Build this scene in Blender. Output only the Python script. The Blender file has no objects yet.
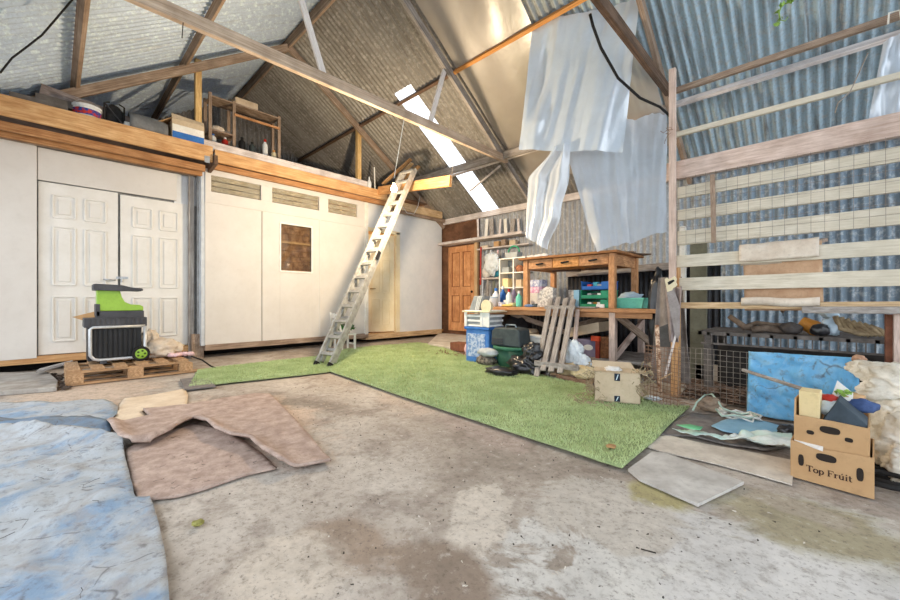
import bpy, bmesh, math, random
from mathutils import Vector, Matrix, noise
random.seed(7)
SC = bpy.context.scene
COL = SC.collection
# ---------------------------------------------------------------- camera model
F = 385.0; H = 0.9; TH = math.radians(44.2)
FW = Vector((-math.sin(TH), math.cos(TH), 0)); RT = Vector((math.cos(TH), math.sin(TH), 0))
CAM = Vector((0, 0, H))
def P(px, py, X=None, Y=None, Z=None, D=None):
    """survey point: where the sight line of a photo pixel meets a wall, floor or depth plane"""
    d = FW + RT*((px-450)/F) + Vector((0, 0, (300-py)/F))
    if X is not None: t = X/d.x
    elif Y is not None: t = Y/d.y
    elif Z is not None: t = (Z-H)/d.z
    else: t = D
    return CAM + d*t
cd = bpy.data.cameras.new('camera'); cam = bpy.data.objects.new('camera', cd); COL.objects.link(cam)
cam.location = CAM; cam.rotation_euler = (math.pi/2, 0, TH)
cd.sensor_width = 36; cd.lens = F/900*36; cd.clip_start = 0.05; SC.camera = cam

# ---------------------------------------------------------------- materials
def lin(c):
    r = []
    for v in c:
        v = v/255.0
        r.append(v/12.92 if v <= .04045 else ((v+.055)/1.055)**2.4)
    return (r[0], r[1], r[2], 1)
MATS = {}
def nodes(name):
    m = bpy.data.materials.new(name); m.use_nodes = True
    nt = m.node_tree; b = nt.nodes['Principled BSDF']
    return m, nt, b
def N(nt, t, **kw):
    n = nt.nodes.new(t)
    for k, v in kw.items():
        if k.startswith('i_'): n.inputs[k[2:].replace('_', ' ')].default_value = v
        else: setattr(n, k, v)
    return n
def ramp(nt, fac, stops):
    r = nt.nodes.new('ShaderNodeValToRGB'); e = r.color_ramp.elements
    e[0].position = stops[0][0]; e[0].color = stops[0][1]
    e[1].position = stops[-1][0]; e[1].color = stops[-1][1]
    for p, c in stops[1:-1]:
        k = e.new(p); k.color = c
    nt.links.new(fac, r.inputs[0]); return r.outputs[0]
def mixc(nt, fac, a, b, mode='MIX'):
    n = nt.nodes.new('ShaderNodeMix'); n.data_type = 'RGBA'; n.blend_type = mode
    for s, v in ((n.inputs[0], fac), (n.inputs[6], a), (n.inputs[7], b)):
        if hasattr(v, 'links'): nt.links.new(v, s)
        else: s.default_value = v
    return n.outputs[2]
def coords(nt, kind='Object', scale=(1, 1, 1)):
    tc = nt.nodes.new('ShaderNodeTexCoord'); mp = nt.nodes.new('ShaderNodeMapping')
    mp.inputs['Scale'].default_value = scale
    nt.links.new(tc.outputs[kind], mp.inputs[0]); return mp.outputs[0]
def noisen(nt, co, scale, detail=5, rough=.6, dist=0):
    n = N(nt, 'ShaderNodeTexNoise'); n.inputs['Scale'].default_value = scale
    n.inputs['Detail'].default_value = detail; n.inputs['Roughness'].default_value = rough
    n.inputs['Distortion'].default_value = dist
    nt.links.new(co, n.inputs['Vector']); return n.outputs['Fac']
def bumpn(nt, b, h, strength, dist=.01):
    n = nt.nodes.new('ShaderNodeBump'); n.inputs['Strength'].default_value = strength
    n.inputs['Distance'].default_value = dist
    nt.links.new(h, n.inputs['Height']); nt.links.new(n.outputs[0], b.inputs['Normal'])
def M(name, c1, c2=None, rough=.75, scale=9, detail=5, bump=.15, metal=0, kind='Object', st=(1, 1, 1), lo=.35, hi=.65, spec=.35, grime=.4):
    if name in MATS: return MATS[name]
    m, nt, b = nodes(name)
    if c2 is None: c2 = tuple(v*.86 for v in c1)
    co = coords(nt, kind, st); f = noisen(nt, co, scale, detail)
    base = ramp(nt, f, [(lo, lin(c2)), (hi, lin(c1))])
    g = noisen(nt, co, scale*5.3, 6, .72)
    nt.links.new(mixc(nt, ramp(nt, g, [(.52, (0, 0, 0, 1)), (.72, (grime,)*3+(1,))]), base, lin(tuple(v*.8 for v in c2))), b.inputs['Base Color'])
    b.inputs['Roughness'].default_value = rough; b.inputs['Metallic'].default_value = metal
    b.inputs['Specular IOR Level'].default_value = spec
    if bump: bumpn(nt, b, f, bump)
    MATS[name] = m; return m
def WOOD(name, c1, c2, rough=.75, dirt=None, dirtamt=.5):
    """timber: grain stretched along the longest side of the piece, knots and dirt"""
    if name in MATS: return MATS[name]
    m, nt, b = nodes(name)
    co = coords(nt, 'Generated', (1.1, 1.1, 1.1))
    g = noisen(nt, co, 6.5, 9, .72, .25)
    col = ramp(nt, g, [(.34, lin(tuple(v*.86 for v in c2))), (.44, lin(c2)), (.52, lin(tuple((a+d)/2 for a, d in zip(c1, c2)))), (.62, lin(c1))])
    oc = coords(nt, 'Object'); k = noisen(nt, oc, 3.3, 4, .6)
    if dirt: col = mixc(nt, ramp(nt, k, [(.42, (0, 0, 0, 1)), (.7, (dirtamt,)*3+(1,))]), col, lin(dirt))
    nt.links.new(col, b.inputs['Base Color']); b.inputs['Roughness'].default_value = rough
    b.inputs['Specular IOR Level'].default_value = .25
    bumpn(nt, b, g, .25, .006)
    MATS[name] = m; return m

wood_orange = WOOD('fresh_pine', (222, 184, 136), (194, 146, 98), dirt=(150, 106, 70), dirtamt=.35)
wood_pale = WOOD('pale_pine', (226, 201, 164), (190, 158, 118), dirt=(150, 120, 90), dirtamt=.35)
wood_pink = WOOD('pinkish_softwood', (230, 210, 198), (204, 180, 166), dirt=(130, 100, 84), dirtamt=.4)
wood_green = WOOD('treated_pale_board', (228, 220, 204), (210, 200, 180), dirt=(184, 176, 156), dirtamt=.45)
wood_brown = WOOD('old_brown_timber', (188, 168, 150), (144, 122, 104), dirt=(96, 80, 68), dirtamt=.5)
wood_dark = WOOD('dark_old_timber', (138, 112, 94), (92, 72, 58), dirt=(60, 48, 40), dirtamt=.6)
wood_grey = WOOD('weathered_grey_timber', (190, 184, 178), (144, 136, 130), dirt=(96, 86, 80), dirtamt=.5)
wood_lilac = WOOD('grey_limewashed_timber', (240, 234, 232), (206, 196, 192), dirt=(120, 104, 98), dirtamt=.45)
wood_table = WOOD('table_pine', (220, 170, 124), (186, 132, 88), dirt=(124, 84, 56), dirtamt=.5, rough=.55)
wood_door = WOOD('orange_door_pine', (224, 168, 118), (196, 136, 90), dirt=(158, 104, 68), dirtamt=.4, rough=.6)
white_wall = M('cream_painted_board', (216, 212, 207), (209, 204, 198), scale=2.2, bump=.05, rough=.6, grime=.12)
white_wall2 = M('cool_white_board', (226, 228, 230), (214, 218, 222), scale=2.0, bump=.05, rough=.6, grime=.12)
white_door = M('white_moulded_door', (230, 228, 224), (219, 216, 210), scale=3, bump=.03, rough=.45, grime=.1)
cream_door = M('cream_door', (238, 226, 196), (226, 210, 172), scale=3, bump=.03, rough=.5, grime=.1)
white_paint = M('white_paint', (238, 236, 230), (222, 218, 208), scale=6, bump=.05, rough=.5)
shadow_gap = M('black_gap_shade', (26, 22, 20), (14, 12, 10), bump=0, rough=.95)  # near-black standing in for shade in the gaps of the shed front
grey_paint = M('grey_painted_post', (178, 180, 180), (146, 146, 144), scale=8)
metal_alu = M('dull_aluminium', (186, 186, 182), (150, 148, 144), scale=14, rough=.42, metal=.35, bump=.05)
metal_zinc = M('zinc_steel', (190, 194, 198), (150, 152, 156), scale=18, rough=.4, metal=.6, bump=.03)
metal_rust = M('rusty_wire', (150, 118, 96), (108, 82, 66), scale=30, rough=.8, bump=.1)
metal_wire = M('galvanised_wire', (168, 158, 146), (128, 116, 104), scale=30, rough=.6, bump=0)
brass = M('old_brass', (170, 140, 80), (130, 104, 60), rough=.4, metal=.6, bump=0)
black_plastic = M('black_plastic', (38, 38, 40), (26, 26, 28), rough=.5, bump=.03)
dark_plastic = M('dark_grey_plastic', (74, 74, 78), (56, 56, 60), rough=.55, bump=.04)
green_plastic = M('lime_plastic', (150, 190, 66), (138, 178, 56), rough=.38, bump=.02)
silver_tube = M('silver_tube', (206, 208, 210), (186, 188, 190), rough=.35, metal=.4, bump=0)
card = M('brown_cardboard', (198, 162, 120), (184, 146, 104), scale=3, rough=.85, bump=.05)
card_pale = M('pale_cardboard', (208, 190, 164), (194, 174, 146), scale=5, rough=.85, bump=.05)
card_cream = M('cream_carton', (234, 214, 168), (222, 200, 150), scale=5, rough=.8, bump=.04)
white_plastic = M('white_plastic', (236, 238, 238), (218, 222, 222), rough=.45, bump=.03)
cream_plastic = M('cream_plastic', (232, 220, 188), (220, 206, 170), rough=.5, bump=.02)
grey_plastic = M('grey_plastic', (158, 164, 166), (136, 142, 146), rough=.5, bump=.03)
blue_plastic = M('blue_plastic', (58, 120, 196), (46, 102, 176), rough=.45, bump=.03)
royal_plastic = M('royal_blue_plastic', (34, 108, 190), (26, 90, 170), rough=.45, bump=.03)
tray_green = M('green_tray_plastic', (38, 150, 112), (28, 128, 94), rough=.45, bump=.03)
mint_plastic = M('mint_plastic', (120, 212, 190), (104, 196, 174), rough=.45, bump=.03)
tub_green = M('dark_green_plastic', (44, 92, 72), (34, 74, 58), rough=.5, bump=.04)
slate_plastic = M('slate_plastic', (72, 82, 84), (56, 64, 68), rough=.5, bump=.05)
black_film = M('black_bin_film', (40, 40, 44), (24, 24, 28), rough=.28, bump=.3, scale=14, spec=.6)
white_film = M('white_bag_film', (232, 238, 242), (206, 216, 224), rough=.4, bump=.3, scale=12)
cloth_white = M('off_white_cloth', (224, 212, 196), (194, 178, 160), scale=7, rough=.9, bump=.3)
cloth_grey = M('grey_sacking', (150, 142, 138), (116, 108, 104), scale=7, rough=.9, bump=.3)
pink_cloth = M('pale_pink_cloth', (236, 204, 204), (214, 176, 178), scale=12, rough=.9)
paper = M('white_paper', (236, 234, 230), (218, 214, 208), rough=.8, bump=.05)
speckled = M('speckled_grey_paper', (216, 212, 206), (158, 154, 150), scale=38, rough=.85, lo=.42, hi=.56)
pink_print = M('pink_printed_card', (236, 214, 226), (214, 150, 190), scale=26, rough=.6, lo=.42, hi=.58)
lilac_print = M('lilac_printed_card', (226, 230, 238), (150, 160, 200), scale=26, rough=.6, lo=.42, hi=.58)
red_paint = M('red_paint', (196, 56, 44), (168, 44, 36), rough=.5)
orange_paint = M('orange_red_plastic', (224, 84, 44), (198, 68, 34), rough=.5)
amber = M('amber_plastic', (214, 150, 66), (190, 124, 48), rough=.6)
turq = M('turquoise_plastic', (70, 176, 196), (50, 150, 176), rough=.5)
sky_plastic = M('pale_blue_film', (148, 190, 214), (128, 172, 200), rough=.5, scale=5, bump=.15)
purple_box = M('dusty_purple_card', (136, 132, 160), (116, 110, 140), rough=.7)
leaf = M('green_leaf', (72, 134, 60), (44, 98, 42), scale=20, rough=.6)
leaf_pale = M('pale_green_leaf', (150, 184, 90), (120, 156, 66), scale=20, rough=.6)
rubber = M('black_rubber', (36, 34, 34), (24, 22, 22), rough=.8)
terracotta = M('brown_brick', (140, 92, 70), (110, 70, 54), scale=12, rough=.9)
concrete_pale = M('pale_concrete', (218, 210, 198), (188, 178, 166), scale=6, rough=.92, bump=.35)
concrete_grey = M('grey_concrete', (176, 170, 162), (140, 132, 124), scale=6, rough=.92, bump=.4)
stone = M('rough_pale_stone', (240, 236, 226), (202, 194, 178), scale=9, detail=9, rough=.95, bump=.9, lo=.38, hi=.6)
mesh_hole = shadow_gap
rope_mint = M('pale_green_rope', (198, 218, 204), (168, 190, 176), rough=.8)
stick_bark = M('dry_branch', (128, 112, 98), (92, 78, 66), scale=20, rough=.95, bump=.4)
grey_cloth_dark = M('dark_grey_felt', (136, 130, 126), (104, 98, 96), scale=14, rough=.95, bump=.3)
soft_beige = M('beige_carpet', (196, 172, 156), (168, 144, 128), scale=10, detail=8, rough=1, bump=.5)
carpet_pink = M('dusty_beige_carpet', (194, 172, 160), (160, 138, 126), scale=12, detail=9, rough=1, bump=.5, grime=.75)
cloth_cream = M('cream_dust_sheet', (226, 208, 184), (206, 184, 158), scale=5, rough=.95, bump=.3)
hang_carpet = M('pale_hanging_carpet', (226, 214, 198), (206, 190, 172), scale=9, rough=1, bump=.3)
hang_back = M('tan_carpet_backing', (212, 178, 146), (190, 152, 120), scale=9, rough=1, bump=.3)
olive_board = M('olive_grey_board', (128, 128, 112), (106, 106, 92), scale=6, rough=.8)
blue_glass = M('clear_bluish_bottle', (196, 214, 226), (170, 192, 210), rough=.2, bump=0)

def tarp_mat(name, blue, pale, dirt, lo=.4, hi=.62):
    m, nt, b = nodes(name)
    co = coords(nt); n1 = noisen(nt, co, 1.7, 8, .65, .4); n2 = noisen(nt, co, 6.5, 8, .7, .3)
    n3 = noisen(nt, co, 26, 5, .7)
    c = ramp(nt, n1, [(lo, lin(blue)), (hi, lin(pale))])
    c = mixc(nt, ramp(nt, n2, [(.5, (0, 0, 0, 1)), (.68, (.75,)*3+(1,))]), c, lin(dirt))
    c = mixc(nt, ramp(nt, n3, [(.53, (0, 0, 0, 1)), (.66, (.55,)*3+(1,))]), c, lin((104, 102, 106)))
    n4 = noisen(nt, co, 3.1, 10, .72, 1.2)
    c = mixc(nt, ramp(nt, n4, [(.5, (0, 0, 0, 1)), (.6, (.6,)*3+(1,))]), c, lin(dirt))
    vo = N(nt, 'ShaderNodeTexVoronoi', feature='DISTANCE_TO_EDGE'); vo.inputs['Scale'].default_value = 2.6
    wp = N(nt, 'ShaderNodeVectorMath', operation='MULTIPLY_ADD'); nn = N(nt, 'ShaderNodeTexNoise'); nn.inputs['Scale'].default_value = 3.5; nt.links.new(co, nn.inputs['Vector'])
    nt.links.new(nn.outputs['Color'], wp.inputs[0]); wp.inputs[1].default_value = (.5, .5, .5); nt.links.new(co, wp.inputs[2]); nt.links.new(wp.outputs[0], vo.inputs['Vector'])
    cr = ramp(nt, vo.outputs['Distance'], [(.0, (.7,)*3+(1,)), (.022, (0, 0, 0, 1))])
    ml = N(nt, 'ShaderNodeMath', operation='MULTIPLY'); nt.links.new(cr, ml.inputs[0]); nt.links.new(ramp(nt, n2, [(.5, (0, 0, 0, 1)), (.56, (1, 1, 1, 1))]), ml.inputs[1])
    c = mixc(nt, ml.outputs[0], c, lin((84, 82, 84)))
    nt.links.new(c, b.inputs['Base Color']); b.inputs['Roughness'].default_value = .6
    b.inputs['Specular IOR Level'].default_value = .3
    bumpn(nt, b, n2, .5, .012); return m
tarp_blue = tarp_mat('dirty_blue_tarpaulin', (130, 154, 180), (174, 180, 186), (154, 150, 148), .4, .5)
tarp_dark = tarp_mat('dirty_shaded_fold', (110, 142, 176), (116, 128, 140), (104, 102, 104), .4, .56)  # darker copy of the dirty tarpaulin, the fold's shade put into its colour
tarp_clean = tarp_mat('blue_tarpaulin', (98, 166, 212), (122, 184, 222), (156, 198, 224), .4, .6)

def film_mat(name, col, transp, gloss_rough=.25, transl=.6, bs=.3):
    """polythene: part clear, part scattering light through, with a soft sheen"""
    m = bpy.data.materials.new(name); m.use_nodes = True; nt = m.node_tree
    nt.nodes.clear(); out = nt.nodes.new('ShaderNodeOutputMaterial')
    co = coords(nt); n = noisen(nt, co, 5, 6, .6, .5); n2 = noisen(nt, co, 60, 3, .6)
    c = ramp(nt, n, [(.35, lin(tuple(v*.965 for v in col))), (.65, lin(col))])
    tr = N(nt, 'ShaderNodeBsdfTranslucent'); df = N(nt, 'ShaderNodeBsdfDiffuse'); tp = N(nt, 'ShaderNodeBsdfTransparent'); gl = N(nt, 'ShaderNodeBsdfGlossy')
    gl.inputs['Roughness'].default_value = gloss_rough
    nt.links.new(c, tr.inputs[0]); nt.links.new(c, df.inputs[0])
    bp = nt.nodes.new('ShaderNodeBump'); bp.inputs['Strength'].default_value = bs; bp.inputs['Distance'].default_value = .03
    nt.links.new(n, bp.inputs['Height'])
    for s in (df, gl): nt.links.new(bp.outputs[0], s.inputs['Normal'])
    m1 = N(nt, 'ShaderNodeMixShader'); m1.inputs[0].default_value = transl
    nt.links.new(df.outputs[0], m1.inputs[1]); nt.links.new(tr.outputs[0], m1.inputs[2])
    m2 = N(nt, 'ShaderNodeMixShader'); m2.inputs[0].default_value = .2
    nt.links.new(m1.outputs[0], m2.inputs[1]); nt.links.new(gl.outputs[0], m2.inputs[2])
    m3 = N(nt, 'ShaderNodeMixShader'); m3.inputs[0].default_value = transp
    nt.links.new(m2.outputs[0], m3.inputs[1]); nt.links.new(tp.outputs[0], m3.inputs[2])
    nt.links.new(m3.outputs[0], out.inputs[0]); return m
poly_white = film_mat('milky_polythene', (228, 241, 255), .05, transl=.25, gloss_rough=.18)
poly_clear = film_mat('clear_polythene', (230, 240, 252), .16, transl=.25, gloss_rough=.18)
poly_lining = film_mat('dusty_polythene_lining', (196, 186, 174), .3, transl=.2, bs=.15, gloss_rough=.35)
skylight_mat = film_mat('translucent_roof_sheet', (250, 252, 255), .55, transl=.9)
mint_film = film_mat('mint_polythene', (232, 242, 240), .05, transl=.2)

def dusty_pane():
    m, nt, b = nodes('dusty_glass'); co = coords(nt); f = noisen(nt, co, 6, 8, .7, .5)
    nt.links.new(ramp(nt, f, [(.3, lin((176, 168, 146))), (.7, lin((212, 204, 184)))]), b.inputs['Base Color'])
    b.inputs['Roughness'].default_value = .25; nt.links.new(ramp(nt, f, [(.35, (.05,)*3+(1,)), (.7, (.35,)*3+(1,))]), b.inputs['Alpha']); return m
pane_dusty = dusty_pane()
def glass_mat(name, tint, alpha):
    m = bpy.data.materials.new(name); m.use_nodes = True; nt = m.node_tree; nt.nodes.clear()
    out = nt.nodes.new('ShaderNodeOutputMaterial'); tp = N(nt, 'ShaderNodeBsdfTransparent'); gl = N(nt, 'ShaderNodeBsdfGlossy')
    gl.inputs['Roughness'].default_value = .03; tp.inputs[0].default_value = lin(tint)
    fr = N(nt, 'ShaderNodeFresnel'); fr.inputs[0].default_value = 1.6
    mx = N(nt, 'ShaderNodeMixShader'); nt.links.new(fr.outputs[0], mx.inputs[0])
    nt.links.new(tp.outputs[0], mx.inputs[1]); nt.links.new(gl.outputs[0], mx.inputs[2])
    nt.links.new(mx.outputs[0], out.inputs[0]); return m
pane_glass = glass_mat('window_glass', (240, 238, 232), .2)

def emit_mat(name, col, s):
    m, nt, b = nodes(name); b.inputs['Base Color'].default_value = lin(col)
    b.inputs['Emission Color'].default_value = lin(col); b.inputs['Emission Strength'].default_value = s; return m

def sheet_metal(name, base, alt, stain, blue=None, bx=(0, 1), pitch_axis='X', stainlo=.5, rough=.55, rows=()):
    """corrugated sheet: every 0.8 m sheet its own tint, with rust and dirt stains down the slope"""
    m, nt, b = nodes(name)
    co = coords(nt); sep = N(nt, 'ShaderNodeSeparateXYZ'); nt.links.new(co, sep.inputs[0])
    fl = N(nt, 'ShaderNodeMath', operation='MULTIPLY'); fl.inputs[1].default_value = 1/.8
    nt.links.new(sep.outputs[0], fl.inputs[0])
    f2 = N(nt, 'ShaderNodeMath', operation='FLOOR'); nt.links.new(fl.outputs[0], f2.inputs[0])
    wn = N(nt, 'ShaderNodeTexWhiteNoise', noise_dimensions='1D'); nt.links.new(f2.outputs[0], wn.inputs['W'])
    c = mixc(nt, wn.outputs['Value'], lin(base), lin(alt))
    if blue:
        mr = N(nt, 'ShaderNodeMapRange'); mr.inputs[1].default_value = bx[0]; mr.inputs[2].default_value = bx[1]
        nt.links.new(sep.outputs[0], mr.inputs[0])
        bc = mixc(nt, wn.outputs['Value'], lin(blue), lin(tuple(v*.86 for v in blue)))
        c = mixc(nt, mr.outputs[0], c, bc)
    st = (9, .5, .5); co2 = coords(nt, 'Object', st)
    n1 = noisen(nt, co2, 2.2, 8, .65, .4); n2 = noisen(nt, co, 14, 8, .7)
    c = mixc(nt, ramp(nt, n1, [(stainlo, (0, 0, 0, 1)), (stainlo+.2, (.8,)*3+(1,))]), c, lin(stain))
    c = mixc(nt, ramp(nt, n2, [(.5, (0, 0, 0, 1)), (.66, (.6,)*3+(1,))]), c, lin(tuple(min(255, v*1.12+18) for v in base)))
    n3 = noisen(nt, co, 34, 6, .75)
    c = mixc(nt, ramp(nt, n3, [(.5, (0, 0, 0, 1)), (.66, (.45,)*3+(1,))]), c, lin(tuple(v*.72 for v in base)))
    nt.links.new(c, b.inputs['Base Color']); b.inputs['Roughness'].default_value = rough
    b.inputs['Metallic'].default_value = .1; bumpn(nt, b, n2, .2, .004); return m
roof_far = sheet_metal('stained_corrugated_iron', (156, 152, 146), (124, 120, 114), (88, 78, 68), blue=(176, 200, 214), bx=(-3.2, -1.9), stainlo=.5)
roof_near = sheet_metal('bright_corrugated_iron', (196, 212, 232), (178, 194, 214), (160, 158, 150), stainlo=.56)
wall_iron = sheet_metal('grey_corrugated_iron', (176, 178, 180), (152, 154, 158), (116, 108, 98), blue=(132, 150, 164), bx=(-2.2, -1.0), stainlo=.54)
black_iron = sheet_metal('black_corrugated_sheet', (36, 36, 40), (28, 28, 32), (58, 52, 48), stainlo=.6)

def floor_mat():
    m, nt, b = nodes('worn_concrete_floor')
    co = coords(nt); big = noisen(nt, co, .8, 9, .62, .6); mid = noisen(nt, co, 3.2, 9, .68, .5); fin = noisen(nt, co, 55, 6, .75); fi2 = noisen(nt, co, 18, 8, .75)
    c = ramp(nt, big, [(.36, lin((146, 135, 124))), (.5, lin((172, 161, 150))), (.64, lin((198, 189, 179)))])
    c = mixc(nt, ramp(nt, mid, [(.5, (0, 0, 0, 1)), (.64, (.6,)*3+(1,))]), c, lin((128, 114, 104)))
    vor = noisen(nt, co, 2.6, 12, .62, .6)
    # poured patches of paler screed and damp stains, each at its own place
    def blob(x, y, rx, ry, soft=.25, rag=.55, rot=0.0):
        mp = nt.nodes.new('ShaderNodeMapping'); mp.vector_type = 'TEXTURE'
        mp.inputs['Location'].default_value = (x, y, 0); mp.inputs['Rotation'].default_value = (0, 0, rot); mp.inputs['Scale'].default_value = (rx, ry, 1)
        tc = nt.nodes.new('ShaderNodeTexCoord'); nt.links.new(tc.outputs['Object'], mp.inputs[0])
        ln = N(nt, 'ShaderNodeVectorMath', operation='LENGTH'); nt.links.new(mp.outputs[0], ln.inputs[0])
        ad = N(nt, 'ShaderNodeMath', operation='MULTIPLY_ADD'); nt.links.new(vor, ad.inputs[0]); ad.inputs[1].default_value = rag*5; ad.inputs[2].default_value = -rag*2.5
        s = N(nt, 'ShaderNodeMath', operation='ADD'); nt.links.new(ln.outputs['Value'], s.inputs[0]); nt.links.new(ad.outputs[0], s.inputs[1])
        return ramp(nt, s.outputs[0], [(max(0, .95-soft), (1, 1, 1, 1)), (.95, (0, 0, 0, 1))])
    for (px, py, rx, ry, rot, col, soft) in FLOOR_BLOBS:
        q = P(px, py, Z=0)
        k = blob(q.x, q.y, rx, ry, soft, .5, rot)
        nt.links.new
        c = mixc(nt, k, c, mixc(nt, ramp(nt, mid, [(.4, (0, 0, 0, 1)), (.7, (1, 1, 1, 1))]), lin(col), lin(tuple(v*.88 for v in col))))
    c = mixc(nt, ramp(nt, fi2, [(.5, (0, 0, 0, 1)), (.64, (.42,)*3+(1,))]), c, lin((112, 100, 90)))
    c = mixc(nt, ramp(nt, fi2, [(.3, (.4,)*3+(1,)), (.44, (0, 0, 0, 1))]), c, lin((224, 218, 210)))
    c = mixc(nt, ramp(nt, fin, [(.55, (0, 0, 0, 1)), (.66, (.6,)*3+(1,))]), c, lin((92, 82, 74)))
    nt.links.new(c, b.inputs['Base Color']); b.inputs['Roughness'].default_value = .85
    b.inputs['Specular IOR Level'].default_value = .25
    bumpn(nt, b, mid, .35, .01); return m
FLOOR_BLOBS = [
    (690, 560, .42, .75, -.75, (208, 204, 198), .1), (800, 590, .5, .5, 0, (208, 204, 200), .12), (860, 540, .5, .35, 0, (202, 198, 190), .3),
    (480, 515, .14, .3, .5, (206, 196, 184), .2), (600, 510, .3, .34, .2, (196, 188, 178), .15),
    (440, 570, .24, .16, 0, (146, 130, 116), .3), (350, 540, .3, .2, 0, (160, 142, 126), .5), (285, 575, .3, .22, 0, (204, 192, 178), .4),
    (480, 420, .7, .3, -.6, (180, 164, 154), .4), (400, 395, .9, .25, -.5, (196, 180, 166), .4),
    (800, 520, .5, .28, .2, (168, 158, 132), .4), (665, 495, .18, .14, .1, (178, 168, 124), .4), (720, 480, .5, .1, -.2, (176, 164, 146), .3),
    (250, 420, 1.0, .5, 0, (206, 184, 166), .4), (90, 392, 1.4, .6, 0, (204, 184, 166), .4)]
# ---------------------------------------------------------------- mesh builder
class MB:
    def __init__(s): s.v = []; s.f = []; s.m = []; s.cur = 0
    def add(s, vs, fs):
        o = len(s.v); s.v += [Vector(p) for p in vs]
        for f in fs: s.f.append([i+o for i in f]); s.m.append(s.cur)
        return s
    def box(s, x0, x1, y0, y1, z0, z1):
        x0, x1 = sorted((x0, x1)); y0, y1 = sorted((y0, y1)); z0, z1 = sorted((z0, z1))
        v = [(x, y, z) for z in (z0, z1) for y in (y0, y1) for x in (x0, x1)]
        return s.add(v, [(0, 2, 3, 1), (4, 5, 7, 6), (0, 1, 5, 4), (2, 6, 7, 3), (0, 4, 6, 2), (1, 3, 7, 5)])
    def bar(s, a, b, w, h, up=(0, 0, 1)):
        a = Vector(a); b = Vector(b); d = (b-a).normalized(); u = Vector(up)
        sd = d.cross(u)
        if sd.length < 1e-4: sd = d.cross(Vector((1, 0, 0)))
        sd.normalize(); u = sd.cross(d).normalized()
        sd *= w/2; u *= h/2
        v = [p+i*sd+j*u for p in (a, b) for j in (-1, 1) for i in (-1, 1)]
        return s.add(v, [(0, 1, 3, 2), (4, 6, 7, 5), (0, 4, 5, 1), (2, 3, 7, 6), (0, 2, 6, 4), (1, 5, 7, 3)])
    def tube(s, pts, r, n=8, r2=None):
        pts = [Vector(p) for p in pts]; m = len(pts); vs = []; fs = []; prev = None
        for i, p in enumerate(pts):
            t = (pts[min(i+1, m-1)]-pts[max(i-1, 0)])
            t = t.normalized() if t.length > 1e-9 else Vector((0, 0, 1))
            if prev is None:
                a = t.cross(Vector((0, 0, 1)))
                if a.length < .05: a = t.cross(Vector((1, 0, 0)))
            else: a = prev - t*prev.dot(t)
            a.normalize(); prev = a; b = t.cross(a)
            rr = r if r2 is None else r+(r2-r)*i/(m-1)
            for k in range(n):
                q = 2*math.pi*k/n; vs.append(p+a*(rr*math.cos(q))+b*(rr*math.sin(q)))
        for i in range(m-1):
            for k in range(n):
                fs.append((i*n+k, i*n+(k+1) % n, (i+1)*n+(k+1) % n, (i+1)*n+k))
        fs.append(tuple(range(n-1, -1, -1))); fs.append(tuple((m-1)*n+k for k in range(n)))
        return s.add(vs, fs)
    def lathe(s, c, prof, n=20, axis='Z', sx=1, sy=1):
        c = Vector(c); vs = []; fs = []
        for (r, z) in prof:
            for k in range(n):
                q = 2*math.pi*k/n; x, y = r*math.cos(q)*sx, r*math.sin(q)*sy
                vs.append(c+(Vector((x, y, z)) if axis == 'Z' else Vector((z, x, y)) if axis == 'X' else Vector((y, z, x))))
        for i in range(len(prof)-1):
            for k in range(n): fs.append((i*n+k, i*n+(k+1) % n, (i+1)*n+(k+1) % n, (i+1)*n+k))
        fs.append(tuple(range(n-1, -1, -1))); fs.append(tuple((len(prof)-1)*n+k for k in range(n)))
        return s.add(vs, fs)
    def prism(s, poly, ext):
        n = len(poly); poly = [Vector(p) for p in poly]; e = Vector(ext)
        vs = poly+[p+e for p in poly]
        fs = [tuple(range(n-1, -1, -1)), tuple(n+i for i in range(n))]+[(i, (i+1) % n, n+(i+1) % n, n+i) for i in range(n)]
        return s.add(vs, fs)
    def grid(s, fn, nu, nv):
        vs = [fn(i/nu, j/nv) for j in range(nv+1) for i in range(nu+1)]; w = nu+1
        return s.add(vs, [(j*w+i, j*w+i+1, (j+1)*w+i+1, (j+1)*w+i) for j in range(nv) for i in range(nu)])
    def blob(s, c, rad, amp=.15, fr=2.0, seed=0, sub=3, flat=None):
        bm = bmesh.new(); bmesh.ops.create_icosphere(bm, subdivisions=sub, radius=1); c = Vector(c)
        vs = []
        for v in bm.verts:
            d = v.co.normalized(); k = 1+amp*noise.noise(d*fr+Vector((seed*7.1, seed*3.3, seed)))+amp*.5*noise.noise(d*fr*2.7+Vector((seed, seed*5.3, 2)))
            p = Vector((d.x*rad[0]*k, d.y*rad[1]*k, d.z*rad[2]*k))
            if flat is not None: p.z = max(p.z, -flat)
            vs.append(c+p)
        fs = [tuple(v.index for v in f.verts) for f in bm.faces]; bm.free(); return s.add(vs, fs)
PLOC = {}
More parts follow.
